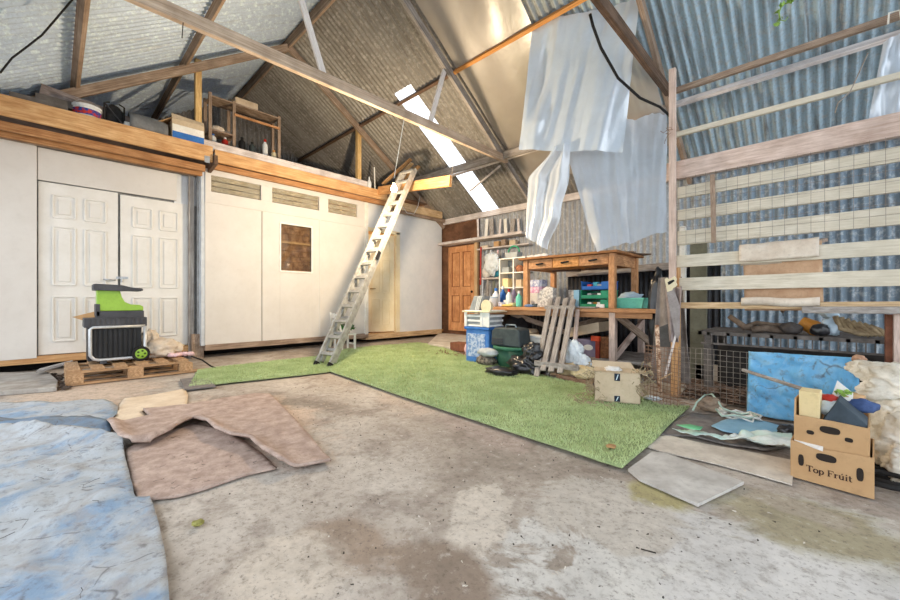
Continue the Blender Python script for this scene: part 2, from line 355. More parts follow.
def obj(name, mb, mat, parent=None, bevel=0.0, smooth=False, solid=0.0, L=None, C=None, G=None, K=None, rot=None, norm=True, zero=False):
    """link the shapes in mb as ONE mesh object, its origin at its own base"""
    vs = mb.v
    if rot is None: rot = Matrix.Identity(3)
    inv = rot.transposed(); lv = [inv @ p for p in vs]
    lo = [min(p[i] for p in lv) for i in range(3)]; hi = [max(p[i] for p in lv) for i in range(3)]
    oc = Vector((0, 0, 0)) if zero else Vector(((lo[0]+hi[0])/2, (lo[1]+hi[1])/2, lo[2])); org = rot @ oc
    me = bpy.data.meshes.new(name); me.from_pydata([p-oc for p in lv], [], mb.f)
    for m in (mat if isinstance(mat, (list, tuple)) else [mat]): me.materials.append(m)
    if any(mb.m): me.polygons.foreach_set('material_index', mb.m)
    if norm:
        bm = bmesh.new(); bm.from_mesh(me); bmesh.ops.recalc_face_normals(bm, faces=bm.faces); bm.to_mesh(me); bm.free()
    if smooth: me.polygons.foreach_set('use_smooth', [True]*len(me.polygons))
    me.update()
    o = bpy.data.objects.new(name, me); COL.objects.link(o)
    base = PLOC[parent.name] if parent is not None else Vector((0, 0, 0))
    if parent is not None: o.parent = parent
    o.matrix_local = Matrix.Translation(org-base) @ rot.to_4x4()
    PLOC[o.name] = org if rot == Matrix.Identity(3) else org
    if solid:
        md = o.modifiers.new('thickness', 'SOLIDIFY'); md.thickness = solid; md.offset = 0
    if bevel:
        md = o.modifiers.new('bevel', 'BEVEL'); md.width = bevel; md.segments = 2; md.limit_method = 'ANGLE'
    tag(o, L, C, G, K); return o
def tag(o, L=None, C=None, G=None, K=None):
    if L: o['label'] = L
    if C: o['category'] = C
    if G: o['group'] = G
    if K: o['kind'] = K
def thing(name, loc, L, C, G=None):
    o = bpy.data.objects.new(name, None); COL.objects.link(o); o.location = Vector(loc); o.empty_display_size = .1
    PLOC[o.name] = Vector(loc); tag(o, L, C, G); return o
def beam(name, a, b, w, h, mat, parent=None, up=(0, 0, 1), bevel=.004, **kw):
    """a squared timber from a to b, its grain along its own length"""
    a = Vector(a); b = Vector(b); d = (b-a).normalized(); u = Vector(up); sd = u.cross(d)
    if sd.length < 1e-3: sd = Vector((0, 1, 0)).cross(d)
    sd.normalize(); u = d.cross(sd).normalized()
    R = Matrix((d, sd, u)).transposed()
    return obj(name, MB().bar(a, b, w, h, u), mat, parent, bevel=bevel, rot=R, **kw)
def struct(name, mb, mat, **kw): return obj(name, mb, mat, K='structure', **kw)
def copy_thing(root, delta, L, G=None):
    r = root.copy(); COL.objects.link(r); r.location = root.location+Vector(delta); r['label'] = L
    if G: r['group'] = G
    for ch in list(root.children):
        c = ch.copy(); COL.objects.link(c); c.parent = r
        for g in list(ch.children):
            d = g.copy(); COL.objects.link(d); d.parent = c
    return r
def nz(x, y, z=0): return noise.noise(Vector((x, y, z)))
def sheet_bm(poly, fn, res, thick=.004):
    """a lying sheet with the given outline (ground points), cut fine and lifted by fn(x, y)"""
    bm = bmesh.new(); vs = [bm.verts.new((p[0], p[1], 0)) for p in poly]; bm.faces.new(vs)
    bmesh.ops.triangulate(bm, faces=bm.faces[:])
    for _ in range(9):
        es = [e for e in bm.edges if e.calc_length() > res]
        if not es: break
        bmesh.ops.subdivide_edges(bm, edges=es, cuts=1)
        bmesh.ops.triangulate(bm, faces=bm.faces[:])
    bm.verts.index_update(); mb = MB()
    bmesh.ops.recalc_face_normals(bm, faces=bm.faces)
    mb.add([(v.co.x, v.co.y, fn(v.co.x, v.co.y)+thick/2) for v in bm.verts], [tuple(x.index for x in f.verts) for f in bm.faces]); bm.free()
    return mb
def G0(*pp): return [tuple(P(px, py, Z=0))[:2] for px, py in pp]
def segd(x, y, pts):
    b = 9.0
    for (ax, ay), (bx, by) in zip(pts, pts[1:]):
        dx, dy = bx-ax, by-ay; t = max(0, min(1, ((x-ax)*dx+(y-ay)*dy)/(dx*dx+dy*dy+1e-12)))
        b = min(b, math.hypot(x-ax-t*dx, y-ay-t*dy))
    return b

# ================================================================ THE SETTING
XD = -7.15; XS = -6.9; YB = 6.95; LOFT = 3.2
RY, RZ, TAN = 2.95, 5.66, .684
def roofz(y): return RZ-TAN*abs(y-RY)
def ffloor(u, v): 
    x = -10+u*15; y = -9+v*16.2
    return Vector((x, y, .006*nz(x*.9, y*.9)-.006))
struct('floor', MB().grid(ffloor, 90, 90), floor_mat(), smooth=True, zero=True)
PITCH = .1
def corr_slope(y0, y1, x0, x1, hole=None):
    mb = MB(); n = int((x1-x0)/PITCH*8); ny = 6
    c = math.cos(math.atan(TAN)); sg = 1 if y1 > RY+.1 or y0 > RY-.1 else -1
    nrm = Vector((0, math.sin(math.atan(TAN))*sg, c))
    vs = []; fs = []
    for j in range(ny+1):
        y = y0+(y1-y0)*j/ny
        for i in range(n+1):
            x = x0+(x1-x0)*i/n; a = .02*math.cos(2*math.pi*x/PITCH)+.006*(int(x/.8) % 2)
            vs.append(Vector((x, y, roofz(y)))+nrm*a)
    w = n+1
    for j in range(ny):
        for i in range(n):
            x = x0+(x1-x0)*(i+.5)/n; y = y0+(y1-y0)*(j+.5)/ny
            if hole and hole[0] < x < hole[1] and y > hole[2]: continue
            fs.append((j*w+i, j*w+i+1, (j+1)*w+i+1, (j+1)*w+i))
    return mb.add(vs, fs)
SKX = (-5.66, -5.22)
struct('ceiling_rear', corr_slope(RY, YB+.25, -10, 4.2, (SKX[0], SKX[1], 4.4)), roof_far, smooth=True, norm=False, zero=True)
struct('ceiling_front', corr_slope(-1.25, RY, -10, 4.2), roof_near, smooth=True, norm=False, zero=True)
y4 = RY+(YB+.25-RY)*2/6
mb = MB(); c = math.cos(math.atan(TAN))
mb.grid(lambda u, v: Vector((SKX[0]-.06+u*(SKX[1]-SKX[0]+.12), y4-.1+v*(YB+.35-y4), roofz(y4-.1+v*(YB+.35-y4))+.03+.016*math.cos(2*math.pi*(SKX[0]-.06+u*(SKX[1]-SKX[0]+.12))/PITCH))), 48, 4)
struct('window_1', mb, skylight_mat, smooth=True, norm=False)
def corr_wall(x0, x1, y, z0, z1, amp=.02, pitch=PITCH):
    n = int((x1-x0)/pitch*8)
    return MB().grid(lambda u, v: Vector((x0+u*(x1-x0), y+amp*math.cos(2*math.pi*(x0+u*(x1-x0))/pitch), z0+v*(z1-z0))), n, 3)
struct('wall_back', corr_wall(-5.8, 4.2, YB, 0, 2.93), wall_iron, smooth=True, norm=False, zero=True)
# timber and brick end wall behind the loft, and the back stretch behind the pine door
struct('wall_end', MB().grid(lambda u, v: Vector((-9.93+.02*math.cos(2*math.pi*u*8.2/PITCH), -1.25+u*8.2, v*(roofz(-1.25+u*8.2)+.02))), 656, 2), sheet_metal('end_wall_iron', (150, 146, 142), (122, 118, 114), (84, 72, 62)), smooth=True, norm=False)
struct('ceiling_ridge_cap', MB().prism([(-10, RY-.3, roofz(RY-.3)+.03), (-10, RY, RZ+.035), (-10, RY+.3, roofz(RY+.3)+.03), (-10, RY+.3, roofz(RY+.3)+.04), (-10, RY, RZ+.045), (-10, RY-.3, roofz(RY-.3)+.04)], (14.2, 0, 0)), metal_zinc)
struct('wall_back_timber', MB().box(-9.9, -5.8, YB-.02, YB+.06, 0, 2.93), WOOD('dark_partition_board', (134, 96, 72), (100, 70, 52), dirt=(70, 50, 38)))

# ---- shed front: wall panels
def panel_wall(name, x, y0, y1, z0, z1, th=.03, mat=white_wall, **kw):
    return struct(name, MB().box(x-th, x, y0, y1, z0, z1), mat, bevel=.004, **kw)
yA = P(37, 250, X=XD).y; yB_ = P(119, 250, X=XD).y; yC = P(188, 250, X=XD).y
panel_wall('wall_left', XD+.06, -1.25, yA, .17, 2.85)
zt = P(40, 181, X=XD).z
panel_wall('wall_over_doors', XD+.04, yA+.006, P(176, 200, X=XD).y, zt+.008, 2.83)
panel_wall('wall_door_side', XD-.02, P(176, 200, X=XD).y-.02, 1.74, zt-.02, 2.85, mat=white_wall2)
struct('wall_left_backing', MB().box(XD-.2, XD-.06, -1.25, 1.75, .1, 2.88), grey_paint)
# ---- six panel doors
def six_panel(name, y0, y1, z0, z1, x, mat, handle_y=None, lab=None):
    w = y1-y0; h = z1-z0; mb = MB().box(x-.04, x, y0, y1, z0, z1)
    o = struct(name, mb, mat, bevel=.003)
    st = w*.17; mid = w*.12; pw = (w-2*st-mid)/2
    rows = [(.055, .30), (.36, .70), (.77, .93)] if False else [(.075, .335), (.405, .745), (.80, .93)]
    for k in range(2):
        a = y0+st+k*(pw+mid)
        for (r0, r1) in rows:
            q = MB(); b0, b1, c0, c1 = a, a+pw, z0+r0*h, z0+r1*h
            g = .016; X1 = x+.001
            for (p0, p1) in (((b0, c0), (b1, c0)), ((b1, c0), (b1, c1)), ((b1, c1), (b0, c1)), ((b0, c1), (b0, c0))):
                q.bar((X1, p0[0], p0[1]), (X1, p1[0], p1[1]), .022, .034, (1, 0, 0))
            q.box(x-.001, x+.014, b0+.045, b1-.045, c0+.045, c1-.045)
            obj('panel', q, mat, o, bevel=.006)
    return o
d1 = six_panel('door_1', yA+.01, yB_-.012, .2, zt, XD, white_door)
d2 = six_panel('door_2', yB_+.015, yC, .2, zt-.02, XD, white_door)
hz = P(113, 280, X=XD).z
mb = MB().tube([(XD, yB_-.05, hz), (XD+.05, yB_-.05, hz)], .012, 10).tube([(XD+.05, yB_-.05, hz), (XD+.05, yB_-.17, hz+.005)], .009, 8)
obj('handle', mb, metal_zinc, d1, smooth=True)
mb = MB().box(XD, XD+.012, yB_-.03, yB_+.1, hz+.02, hz+.05).tube([(XD+.02, yB_+.03, hz+.02), (XD+.02, yB_+.03, hz-.03)], .013, 8)
obj('latch', mb, metal_zinc, d2)
struct('trim_1', MB().box(XD-.05, XD+.05, -1.25, 1.9, .1, .19), wood_orange, bevel=.004)
struct('shed_plinth_shade', MB().box(XD-.25, XD-.2, -1.25, 7, -.01, .18), shadow_gap)  # near-black strip painting in the shade below the shed
# posts between the doors and the second stretch
yP = P(194, 280, X=XD+.1).y
beam('wall_post', (XD+.06, yP-.03, .0), (XD+.06, yP-.03, 2.85), .06, .07, wood_grey, up=(0, 1, 0), L='grey timber post between the white double doors and the panelled wall', C='post')
beam('wall_post', (XD+.1, yP+.07, .19), (XD+.1, yP+.07, 2.85), .05, .06, grey_paint, up=(0, 1, 0), L='slim pale grey painted post right of the white double doors', C='post')
o = beam('corner_block', (XD+.1, yP-.04, .0), (XD+.1, yP+.12, .0), .12, .5, wood_brown, L='short brown timber block at the foot of the grey posts', C='block')
o.location.z += .12
# ---- second stretch: return and three white boards under three transom windows
ya = P(205, 300, X=XS).y; y1 = P(262, 300, X=XS).y; y2 = P(320, 300, X=XS).y; yb = P(366, 300, X=XS).y
ztop = 2.95; zw1 = P(225, 199, X=XS).z; zw0 = P(225, 205, X=XS).z
struct('trim_13', MB().box(XD-.02, XS-.005, ya-.05, ya-.004, .19, 2.9), M('pale_grey_return', (206, 212, 218), (190, 196, 204), grime=.1))
panel_wall('wall_left_board_first', XS, ya, y1-.006, .2, zw0)
wy0, wy1 = P(280, 250, X=XS).y, P(312, 250, X=XS).y; wz0, wz1 = P(296, 272, X=XS).z, P(296, 225, X=XS).z
mb = MB().box(XS-.03, XS, y1+.006, wy0, .2, zw0).box(XS-.03, XS, wy1, y2-.003, .2, zw0).box(XS-.03, XS, wy0, wy1, .2, wz0).box(XS-.03, XS, wy0, wy1, wz1, zw0)
struct('wall_left_board_second', mb, white_wall, bevel=.002)
panel_wall('wall_left_board_third', XS, y2+.003, yb, .2, zw0)
w = struct('window_2', MB().box(XS-.025, XS-.02, wy0, wy1, wz0, wz1), pane_glass)
q = MB()
for (a, b) in (((wy0, wz0), (wy1, wz0)), ((wy1, wz0), (wy1, wz1)), ((wy1, wz1), (wy0, wz1)), ((wy0, wz1), (wy0, wz0))): q.bar((XS+.002, a[0], a[1]), (XS+.002, b[0], b[1]), .03, .03, (1, 0, 0))
obj('window_frame', q, white_paint, w, bevel=.004)
wm = (P(296, 243, X=XS)).z
obj('ledge', MB().box(XS-.06, XS-.03, wy0-.02, wy1+.02, wm-.02, wm+.015), wood_pale, w)  # stands in for a ledge reflected in the pane
q = MB()
for k in range(9): q.box(XS-.075, XS-.06, wy0-.03, wy1+.03, wz0-.03+k*(wz1-wz0+.06)/9+.004, wz0-.03+(k+1)*(wz1-wz0+.06)/9)
obj('reflection_boards', q, WOOD('reflected_brown_boards', (186, 152, 122), (136, 104, 82), dirt=(86, 66, 54)), w)  # brown boards behind the pane imitate a reflected wall
obj('sill_tray', MB().box(XS-.06, XS-.03, wy0+.06, wy1-.12, wz0, wz0+.03), wood_orange, w)
# transoms
ed = [(211, 261), (272, 319), (328, 357)]
ys = [(P(a, 190, X=XS).y, P(b, 200, X=XS).y) for a, b in ed]
zt0, zt1 = zw1+.08, ztop-.09
q = MB().box(XS-.04, XS+.012, ya, yb, zw0-.004, zt0).box(XS-.04, XS+.012, ya, yb, zt1, ztop)
pv = ya
for (a, b) in ys: q.box(XS-.04, XS+.012, pv, a, zt0, zt1); pv = b
q.box(XS-.04, XS+.012, pv, yb, zt0, zt1)
struct('trim_transom_frame', q, white_wall, bevel=.003)
dusty = WOOD('boards_behind_dusty_glass', (196, 184, 158), (150, 138, 112), dirt=(118, 112, 96), dirtamt=.6, rough=.3)
for i, (a, b) in enumerate(ys):
    q = MB()
    for k in range(3): q.box(XS-.035-.006*(k % 2), XS-.03-.006*(k % 2), a, b, zt0+(zt1-zt0)*k/3+.022, zt0+(zt1-zt0)*(k+1)/3)
    ww = struct('window_%d' % (i+3), q, dusty)
    obj('pane', MB().box(XS-.02, XS-.016, a, b, zt0, zt1), pane_dusty, ww)
struct('trim_2', MB().box(XS-.06, XS+.02, ya, yb+.05, .11, .2), wood_brown, bevel=.004)
struct('trim_3', MB().box(XS-.02, XS+.025, yb-.04, yb+.04, .18, 2.95), white_paint, bevel=.003)
struct('trim_4', MB().box(XS-.02, XS+.012, y2-.02, y2+.02, .2, zw0), white_wall, bevel=.003)
struct('trim_5', MB().box(XS-.05, XS-.03, y1-.03, y1+.03, .2, zw0), shadow_gap)
# ---- third stretch with the open cream door
X3 = -6.95; e0, e1 = P(368.5, 300, X=X3).y, P(397, 300, X=X3).y
zdt = P(385, 233, X=X3).z
q = MB().box(X3-.04, X3, yb+.04, e0, .16, 3.0).box(X3-.04, X3, e0, e1, zdt, 3.0).box(X3-.04, X3, e1, 6.85, .16, 3.0)
struct('wall_left_rear', q, white_wall2, bevel=.003)
q = MB().box(X3-.06, X3+.02, e1-.03, e1+.07, .16, zdt+.05).box(X3-.06, X3+.02, e0-.05, e1+.07, zdt, zdt+.07)
struct('trim_6', q, cream_door, bevel=.003)
struct('trim_7', MB().box(X3-.3, X3+.05, yb, 6.8, .06, .17), wood_pale, bevel=.004)
ang = math.radians(66); hx, hy = X3-.05, e1-.04
dl = thing('door_4', (hx, hy, .18), None, None); dl['kind'] = 'structure'
def leafp(u, z, t=0):   # u along the leaf, t out of its face
    dx, dy = -math.cos(ang), -math.sin(ang); nx, ny = math.sin(ang), -math.cos(ang)
    return Vector((hx+dx*u+nx*t, hy+dy*u+ny*t, z))
R4 = Matrix((Vector((-math.cos(ang), -math.sin(ang), 0)), Vector((math.sin(ang), -math.cos(ang), 0)), Vector((0, 0, 1)))).transposed()
W4 = .6; H0, H1 = .19, zdt-.02
obj('door_leaf', MB().prism([leafp(0, H0), leafp(W4, H0), leafp(W4, H1), leafp(0, H1)], leafp(0, 0, -.04)-leafp(0, 0, 0)), cream_door, dl, bevel=.003)
for k in range(2):
    for (r0, r1) in ((.075, .335), (.405, .745), (.80, .93)):
        a = W4*(.17+k*.39); b = a+W4*.27; c0 = H0+(H1-H0)*r0; c1 = H0+(H1-H0)*r1; q = MB()
        for (p0, p1) in (((a, c0), (b, c0)), ((b, c0), (b, c1)), ((b, c1), (a, c1)), ((a, c1), (a, c0))):
            q.bar(leafp(p0[0], p0[1], .002), leafp(p1[0], p1[1], .002), .016, .018, leafp(0, 0, 1)-leafp(0, 0, 0))
        obj('panel', q, cream_door, dl, bevel=.004)
obj('handle', MB().tube([leafp(W4-.06, 1.15, 0), leafp(W4-.06, 1.15, .05), leafp(W4-.17, 1.15, .05)], .009, 8), brass, dl, smooth=True)
# room behind the open door
q = MB().box(-9.0, -8.95, yb-.5, 6.9, 0, 2.8).box(-9, -7, yb-.55, yb-.5, 0, 2.8).box(-9, -7, 6.86, 6.9, 0, 2.8)
struct('wall_inner', q, M('warm_inner_wall', (226, 190, 140), (200, 160, 108), scale=3))
struct('floor_inner', MB().box(-9, X3, yb-.5, 6.9, .1, .16), M('inner_floor', (190, 140, 90), (160, 112, 70)))
p = P(372, 300, X=-7.6)
t = thing('storage_crate', (-7.5, p.y, .16), 'brown wooden crate just inside the open cream door', 'crate')
obj('box_body', MB().box(-7.7, -7.3, p.y-.22, p.y+.22, .16, .75), wood_table, t, bevel=.01)
obj('lid', MB().box(-7.72, -7.28, p.y-.24, p.y+.24, .75, .79), wood_orange, t, bevel=.005)
# ---- pine door in the back wall
bx0, bx1 = P(449, 300, Y=YB-.05).x, P(475, 300, Y=YB-.05).x
bz0, bz1 = P(462, 331, Y=YB-.05).z, P(462, 246, Y=YB-.05).z
yd = YB-.05
d5 = struct('door_5', MB().box(bx0, bx1, yd, yd+.04, bz0, bz1), wood_door, bevel=.003)
bw = bx1-bx0
q = MB().box(bx0, bx0+.11, yd-.02, yd, bz0, bz1).box(bx1-.11, bx1, yd-.02, yd, bz0, bz1)
for (a, b) in ((0, .1), (.42, .52), (.93, 1)): q.box(bx0+.11, bx1-.11, yd-.02, yd, bz0+(bz1-bz0)*a, bz0+(bz1-bz0)*b)
q.box(bx0+bw/2-.05, bx0+bw/2+.05, yd-.017, yd-.001, bz0+.1, bz1-.1)
obj('door_frame_rails', q, wood_door, d5, bevel=.004)
for (xa, xb) in ((bx0+.11, bx0+bw/2-.05), (bx0+bw/2+.05, bx1-.11)):
    for (za, zb2) in ((.1, .42), (.52, .93)):
        q = MB(); a0 = (xa, bz0+(bz1-bz0)*za); a1 = (xb, bz0+(bz1-bz0)*zb2)
        for (p0, p1) in ((a0, (a1[0], a0[1])), ((a1[0], a0[1]), a1), (a1, (a0[0], a1[1])), ((a0[0], a1[1]), a0)): q.bar((p0[0], yd-.008, p0[1]), (p1[0], yd-.008, p1[1]), .03, .016, (0, 1, 0))
        obj('panel_shade_line', q, WOOD('moulding_shade', (164, 108, 70), (130, 82, 52)), d5)  # darker bars paint the shade lines round the recessed panels
obj('handle', MB().lathe((bx1-.06, yd-.02, bz0+.46*(bz1-bz0)), [(.0, -.05), (.025, -.045), (.03, -.03), (.012, -.02), (.012, 0)], 12, 'Y'), rubber, d5, smooth=True)
struct('trim_8', MB().box(bx1, bx1+.08, yd-.03, yd+.06, 0, bz1+.05), wood_pale, bevel=.003)
lz = P(447, 244, Y=6.8).z
struct('trim_9', MB().box(bx0-.1, P(526, 235, Y=6.78).x, 6.62, 6.92, lz-.04, lz+.02), wood_lilac, bevel=.004)
# concrete step and slab in front of it
q = sheet_bm(G0((424, 346), (440, 333.5), (447, 331.5), (474, 331), (480, 345), (450, 350)), lambda x, y: .06+.006*nz(x*6, y*6), .12, .0)
struct('floor_step', MB().prism([tuple(p)+(-.005,) for p in G0((428, 346), (440, 333.5), (447, 331.5), (474, 331), (484, 345), (450, 350))], (0, 0, .06)), concrete_pale, bevel=.01)
# ================================================================ ROOF TIMBERS
def rz(y, off): return roofz(y)-off
def truss(x, L, tie, struts, near=(-.95), far=YB, mats=(wood_brown, wood_brown), tiez=3.5, tie_y=(.1, 5.85), lower=.2):
    t = thing('roof_truss', (x, RY, tiez), L, 'roof truss', 'timber roof trusses')
    up = (0, TAN, 1)
    beam('rafter', (x, near, rz(near, lower)), (x, RY, rz(RY, lower)), .055, .12, mats[0], t, up=(0, -TAN, 1))
    beam('rafter', (x, RY+.02, rz(RY, lower)), (x, far-.03, rz(far-.03, lower)), .055, .12, mats[1], t, up=(0, TAN, 1))
    if tie: beam('tie_beam', (x+.03, tie_y[0], tiez), (x+.03, tie_y[1], tiez), .06, .13, tie, t)
    for a, b, m in struts: beam('web_strut', (x-.03, a[0], a[1]), (x-.03, b[0], b[1]), .035, .075, m, t, up=(0, 1, 0))
    return t
white_strut = WOOD('whitewashed_strut', (252, 248, 246), (232, 226, 224), dirt=(190, 180, 176), dirtamt=.3)
truss(-6.94, 'far left brown roof truss whose rafters rise from the loft deck', None, [], mats=(wood_brown, wood_brown), near=-.3)
truss(-4.25, 'middle roof truss with a long pale tie beam and two white struts', WOOD('pale_tie_beam', (226, 208, 188), (196, 172, 150), dirt=(120, 96, 76), dirtamt=.5),
      [((2.27, 3.5), (1.83, 4.68), white_strut), ((3.94, 3.5), (4.27, 4.5), white_strut)], mats=(wood_brown, wood_grey))
truss(-1.5, 'right hand dark roof truss above the slatted fence frame', wood_dark, [], mats=(wood_brown, wood_brown), tiez=3.64, tie_y=(.2, 5.7))
beam('tie_beam_kerb', (-6.9, 1.55, 3.31), (-6.9, 4.62, 3.31), .07, .15, wood_lilac, L='pale grey kerb beam along the loft edge, foot of the far truss', C='beam')
for (y, off, L, m, x0, x1) in ((.19, .1, 'purlin over the loft nearest the photo\'s top left corner', wood_brown, -9.85, -1),
                               (1.38, .1, 'purlin on the bright roof slope midway below the ridge', wood_brown, -9.85, -1),
                               (4.45, .1, 'purlin across the upper half of the rear roof slope', wood_brown, -9.85, 4),
                               (5.84, .15, 'weathered grey purlin low on the rear roof slope above the fence', wood_lilac, -9.85, 4)):
    if y == 4.45:
        beam('roof_purlin', (x0, y, rz(y, off)), (-4.28, y, rz(y, off)), .05, .09, wood_dark, up=(0, TAN, 1), L='dark purlin across the rear slope above the skylight', C='purlin')
        beam('roof_purlin', (-4.22, y, rz(y, off)), (-1.56, y, rz(y, off)), .05, .09, WOOD('orange_batten', (226, 166, 100), (196, 132, 70)), up=(0, TAN, 1), L='orange purlin in front of the dusty plastic roof lining', C='purlin')
    else:
        beam('roof_purlin', (x0, y, rz(y, off)), (x1, y, rz(y, off)), .05, .09, m, up=(0, TAN if y > RY else -TAN, 1), L=L, C='purlin')
beam('ridge_board', (-9.85, RY, RZ-.13), (4, RY, RZ-.13), .04, .2, wood_brown, L='brown ridge board along the top of the roof', C='ridge board')
struct('trim_10', MB().box(-9.9, 4.2, YB-.09, YB-.02, 2.8, 2.93), wood_lilac, bevel=.004)
struct('trim_11', MB().box(-9.9, 4.2, -1.1, -1.0, 2.72, 2.86), wood_brown)
for x in (-6.6, -3, .6): struct('trim_12', MB().box(x-.06, x+.06, -1.11, -.99, 0, 2.72), wood_brown)
# grey-white beam and orange beam reaching from the loft towards the plastic
# ================================================================ LOFT
struct('floor_loft', MB().box(-9.85, -6.62, -.62, 1.62, LOFT-.03, LOFT).box(-9.85, -6.78, 1.62, 6.2, LOFT-.03, LOFT), wood_dark)
fj = WOOD('loft_pine_joist', (228, 190, 142), (202, 154, 104), dirt=(156, 108, 68), dirtamt=.35)
fj2 = WOOD('loft_joist_amber', (204, 158, 112), (166, 116, 74), dirt=(116, 78, 50), dirtamt=.4)
beam('loft_fascia', (-6.6, -.58, 3.085), (-6.6, 1.66, 3.085), .05, .23, fj, L='wide fresh pine fascia beam in front of the loft over the white doors', C='beam')
beam('loft_joist', (-6.76, -.75, 2.9), (-6.76, 1.6, 2.9), .05, .1, fj2, L='amber joist just behind and below the wide loft fascia', C='joist')
beam('loft_joist', (-6.92, -.75, 2.86), (-6.92, 1.6, 2.86), .05, .09, fj2, L='amber joist tucked second behind the wide loft fascia', C='joist')
beam('loft_joist', (-7.05, -.75, 2.86), (-7.05, 1.6, 2.86), .04, .06, wood_brown, L='brown joist against the wall above the white double doors', C='joist')
beam('cross_joist', (-7.12, 1.69, 2.93), (-6.52, 1.69, 3.0), .05, .14, wood_dark, L='short dark cross joist where the two loft levels meet', C='joist')
beam('joist_hanger_plate', (-6.572, 1.55, 2.99), (-6.572, 1.62, 2.99), .004, .1, metal_zinc, L='small shiny joist hanger plate at the end of the wide fascia', C='bracket')
beam('loft_fascia', (-6.76, 1.73, 3.13), (-6.76, 5.0, 3.13), .05, .19, fj, L='long pine fascia beam above the three transom windows', C='beam')
beam('loft_joist', (-6.83, 1.73, 2.985), (-6.83, 5.0, 2.985), .05, .09, fj2, L='thin amber joist directly above the transom windows', C='joist')
beam('loft_fascia', (-6.76, 5.03, 3.0), (-6.76, 6.66, 2.98), .05, .17, wood_pale, L='pale fascia beam over the open cream door and white wall', C='beam')
beam('loft_joist', (-6.85, 5.03, 2.9), (-6.85, 6.85, 2.88), .05, .08, wood_brown, L='brown joist under the pale fascia by the rear corner', C='joist')
beam('bracket_plate', (-6.79, 1.72, 3.1), (-6.70, 1.72, 3.1), .01, .12, metal_zinc, L='square steel plate on the corner of the long fascia', C='bracket')
X2 = -6.98
pa = P(199, 118, X=X2); beam('loft_post', (X2-.06, pa.y, LOFT), (X2-.06, pa.y, rz(pa.y, .06)), .085, .085, WOOD('loft_post_pine', (236, 206, 150), (206, 168, 110), dirt=(160, 120, 74)), up=(0, 1, 0), L='square pine post on the loft beside the open shelf unit', C='post')
pb = P(360, 150, X=X2); beam('loft_post', (X2-.06, pb.y, LOFT), (X2-.06, pb.y, rz(pb.y, .06)), .09, .09, WOOD('loft_post_pine', (236, 206, 150), (206, 168, 110)), up=(0, 1, 0), L='square pine post on the loft near the ladder top', C='post')
# things stored on the loft
XL = -6.95
def at_loft(px, X=XL): p = P(px, 100, X=X); return p.x, p.y
y0 = P(-30, 100, X=-7.2).y; yq = P(30, 100, X=-7.2).y
obj('stacked_board', MB().box(-7.5, -6.7, -.36, .12, LOFT, LOFT+.1).box(-7.5, -6.78, -.16, .18, LOFT+.1, LOFT+.19), M('dark_grey_board', (120, 114, 110), (88, 84, 80), scale=5), bevel=.004, L='flat dark grey boards lying on the loft at the left edge', C='board')
beam('grey_plank', (-6.9, -.12, LOFT+.275), (-6.86, 1.0, LOFT+.09), .05, .16, WOOD('grey_lilac_plank', (176, 164, 160), (130, 118, 114), dirt=(84, 74, 72)), L='long weathered grey plank on edge along the loft front', C='plank')
def paint_tub(px, r, h, X, L, body, band):
    x, y = at_loft(px, X)
    t = thing('paint_tub', (x, y, LOFT), L, 'tub')
    obj('body', MB().lathe((x, y, LOFT), [(r*.9, 0), (r, h*.95), (r, h)], 24), body, t, smooth=False)
    obj('lid', MB().lathe((x, y, LOFT+h), [(r*1.06, -.015), (r*1.06, .012), (r*.9, .022), (0, .022)], 24), white_plastic, t)
    obj('label_band', MB().lathe((x, y, LOFT+h*.3), [(r*.95, 0), (r*1.005, h*.45)], 24), band, t)
    obj('wire_handle', MB().tube([(x, y-r, LOFT+h*.85)]+[(x+.02, y-r*math.cos(q), LOFT+h*.85+r*.9*math.sin(q)) for q in (.5, 1, 1.57, 2.1, 2.6)]+[(x, y+r, LOFT+h*.85)], .004, 6), metal_zinc, t)
paint_tub(87, .14, .17, -6.82, 'white paint tub with red and blue label on the loft edge', white_plastic, M('red_blue_label', (196, 60, 56), (52, 70, 150), scale=18, lo=.48, hi=.52, bump=0))
x, y = at_loft(114, -6.85)
t = thing('folding_camp_chair', (x, y, LOFT), 'black folded camp chair standing on the loft beside the paint tub', 'folding chair')
obj('fabric', MB().blob((x, y, LOFT+.16), (.05, .11, .16), .2, 2.5, 3), M('black_fabric', (44, 44, 46), (24, 24, 26), scale=20, bump=.3), t, smooth=True)
for k in (-1, 1):
    obj('frame_tube', MB().tube([(x+.05, y-.1*k, LOFT), (x+.06, y-.1*k, LOFT+.3), (x+.04, y-.05*k, LOFT+.33)], .01, 8), black_plastic, t, smooth=True)
obj('cross_tube', MB().tube([(x+.06, y-.1, LOFT+.3), (x+.06, y+.1, LOFT+.05)], .009, 8), dark_plastic, t)
x, y = at_loft(133, -6.75)
t = thing('fabric_softener_bottle', (x, y, LOFT), 'small blue and white bottle lying on the loft edge', 'bottle')
obj('body', MB().lathe((x, y-.1, LOFT+.055), [(.0, 0), (.05, .01), (.055, .12), (.03, .17), (.022, .18)], 14, 'Y'), white_plastic, t, smooth=True)
obj('cap', MB().lathe((x, y+.08, LOFT+.055), [(.026, 0), (.026, .04), (0, .04)], 12, 'Y'), blue_plastic, t)
x, y = at_loft(152, -6.83)
t = thing('plastic_trough', (x, y, LOFT), 'curved grey plastic trough turned over on the loft', 'trough')
q = MB(); prof = []
for k in range(9):
    a = math.pi*k/8; prof.append((.17*math.cos(a), .26*math.sin(a)**.7))
outer = [(x, y-.33, LOFT)]
q.grid(lambda u, v: Vector((x+.17*math.cos(math.pi*u), y-.26+v*.42, LOFT+.02+.24*max(0, math.sin(math.pi*u))**.6*(1-.5*max(0, v-.75)))), 12, 8)
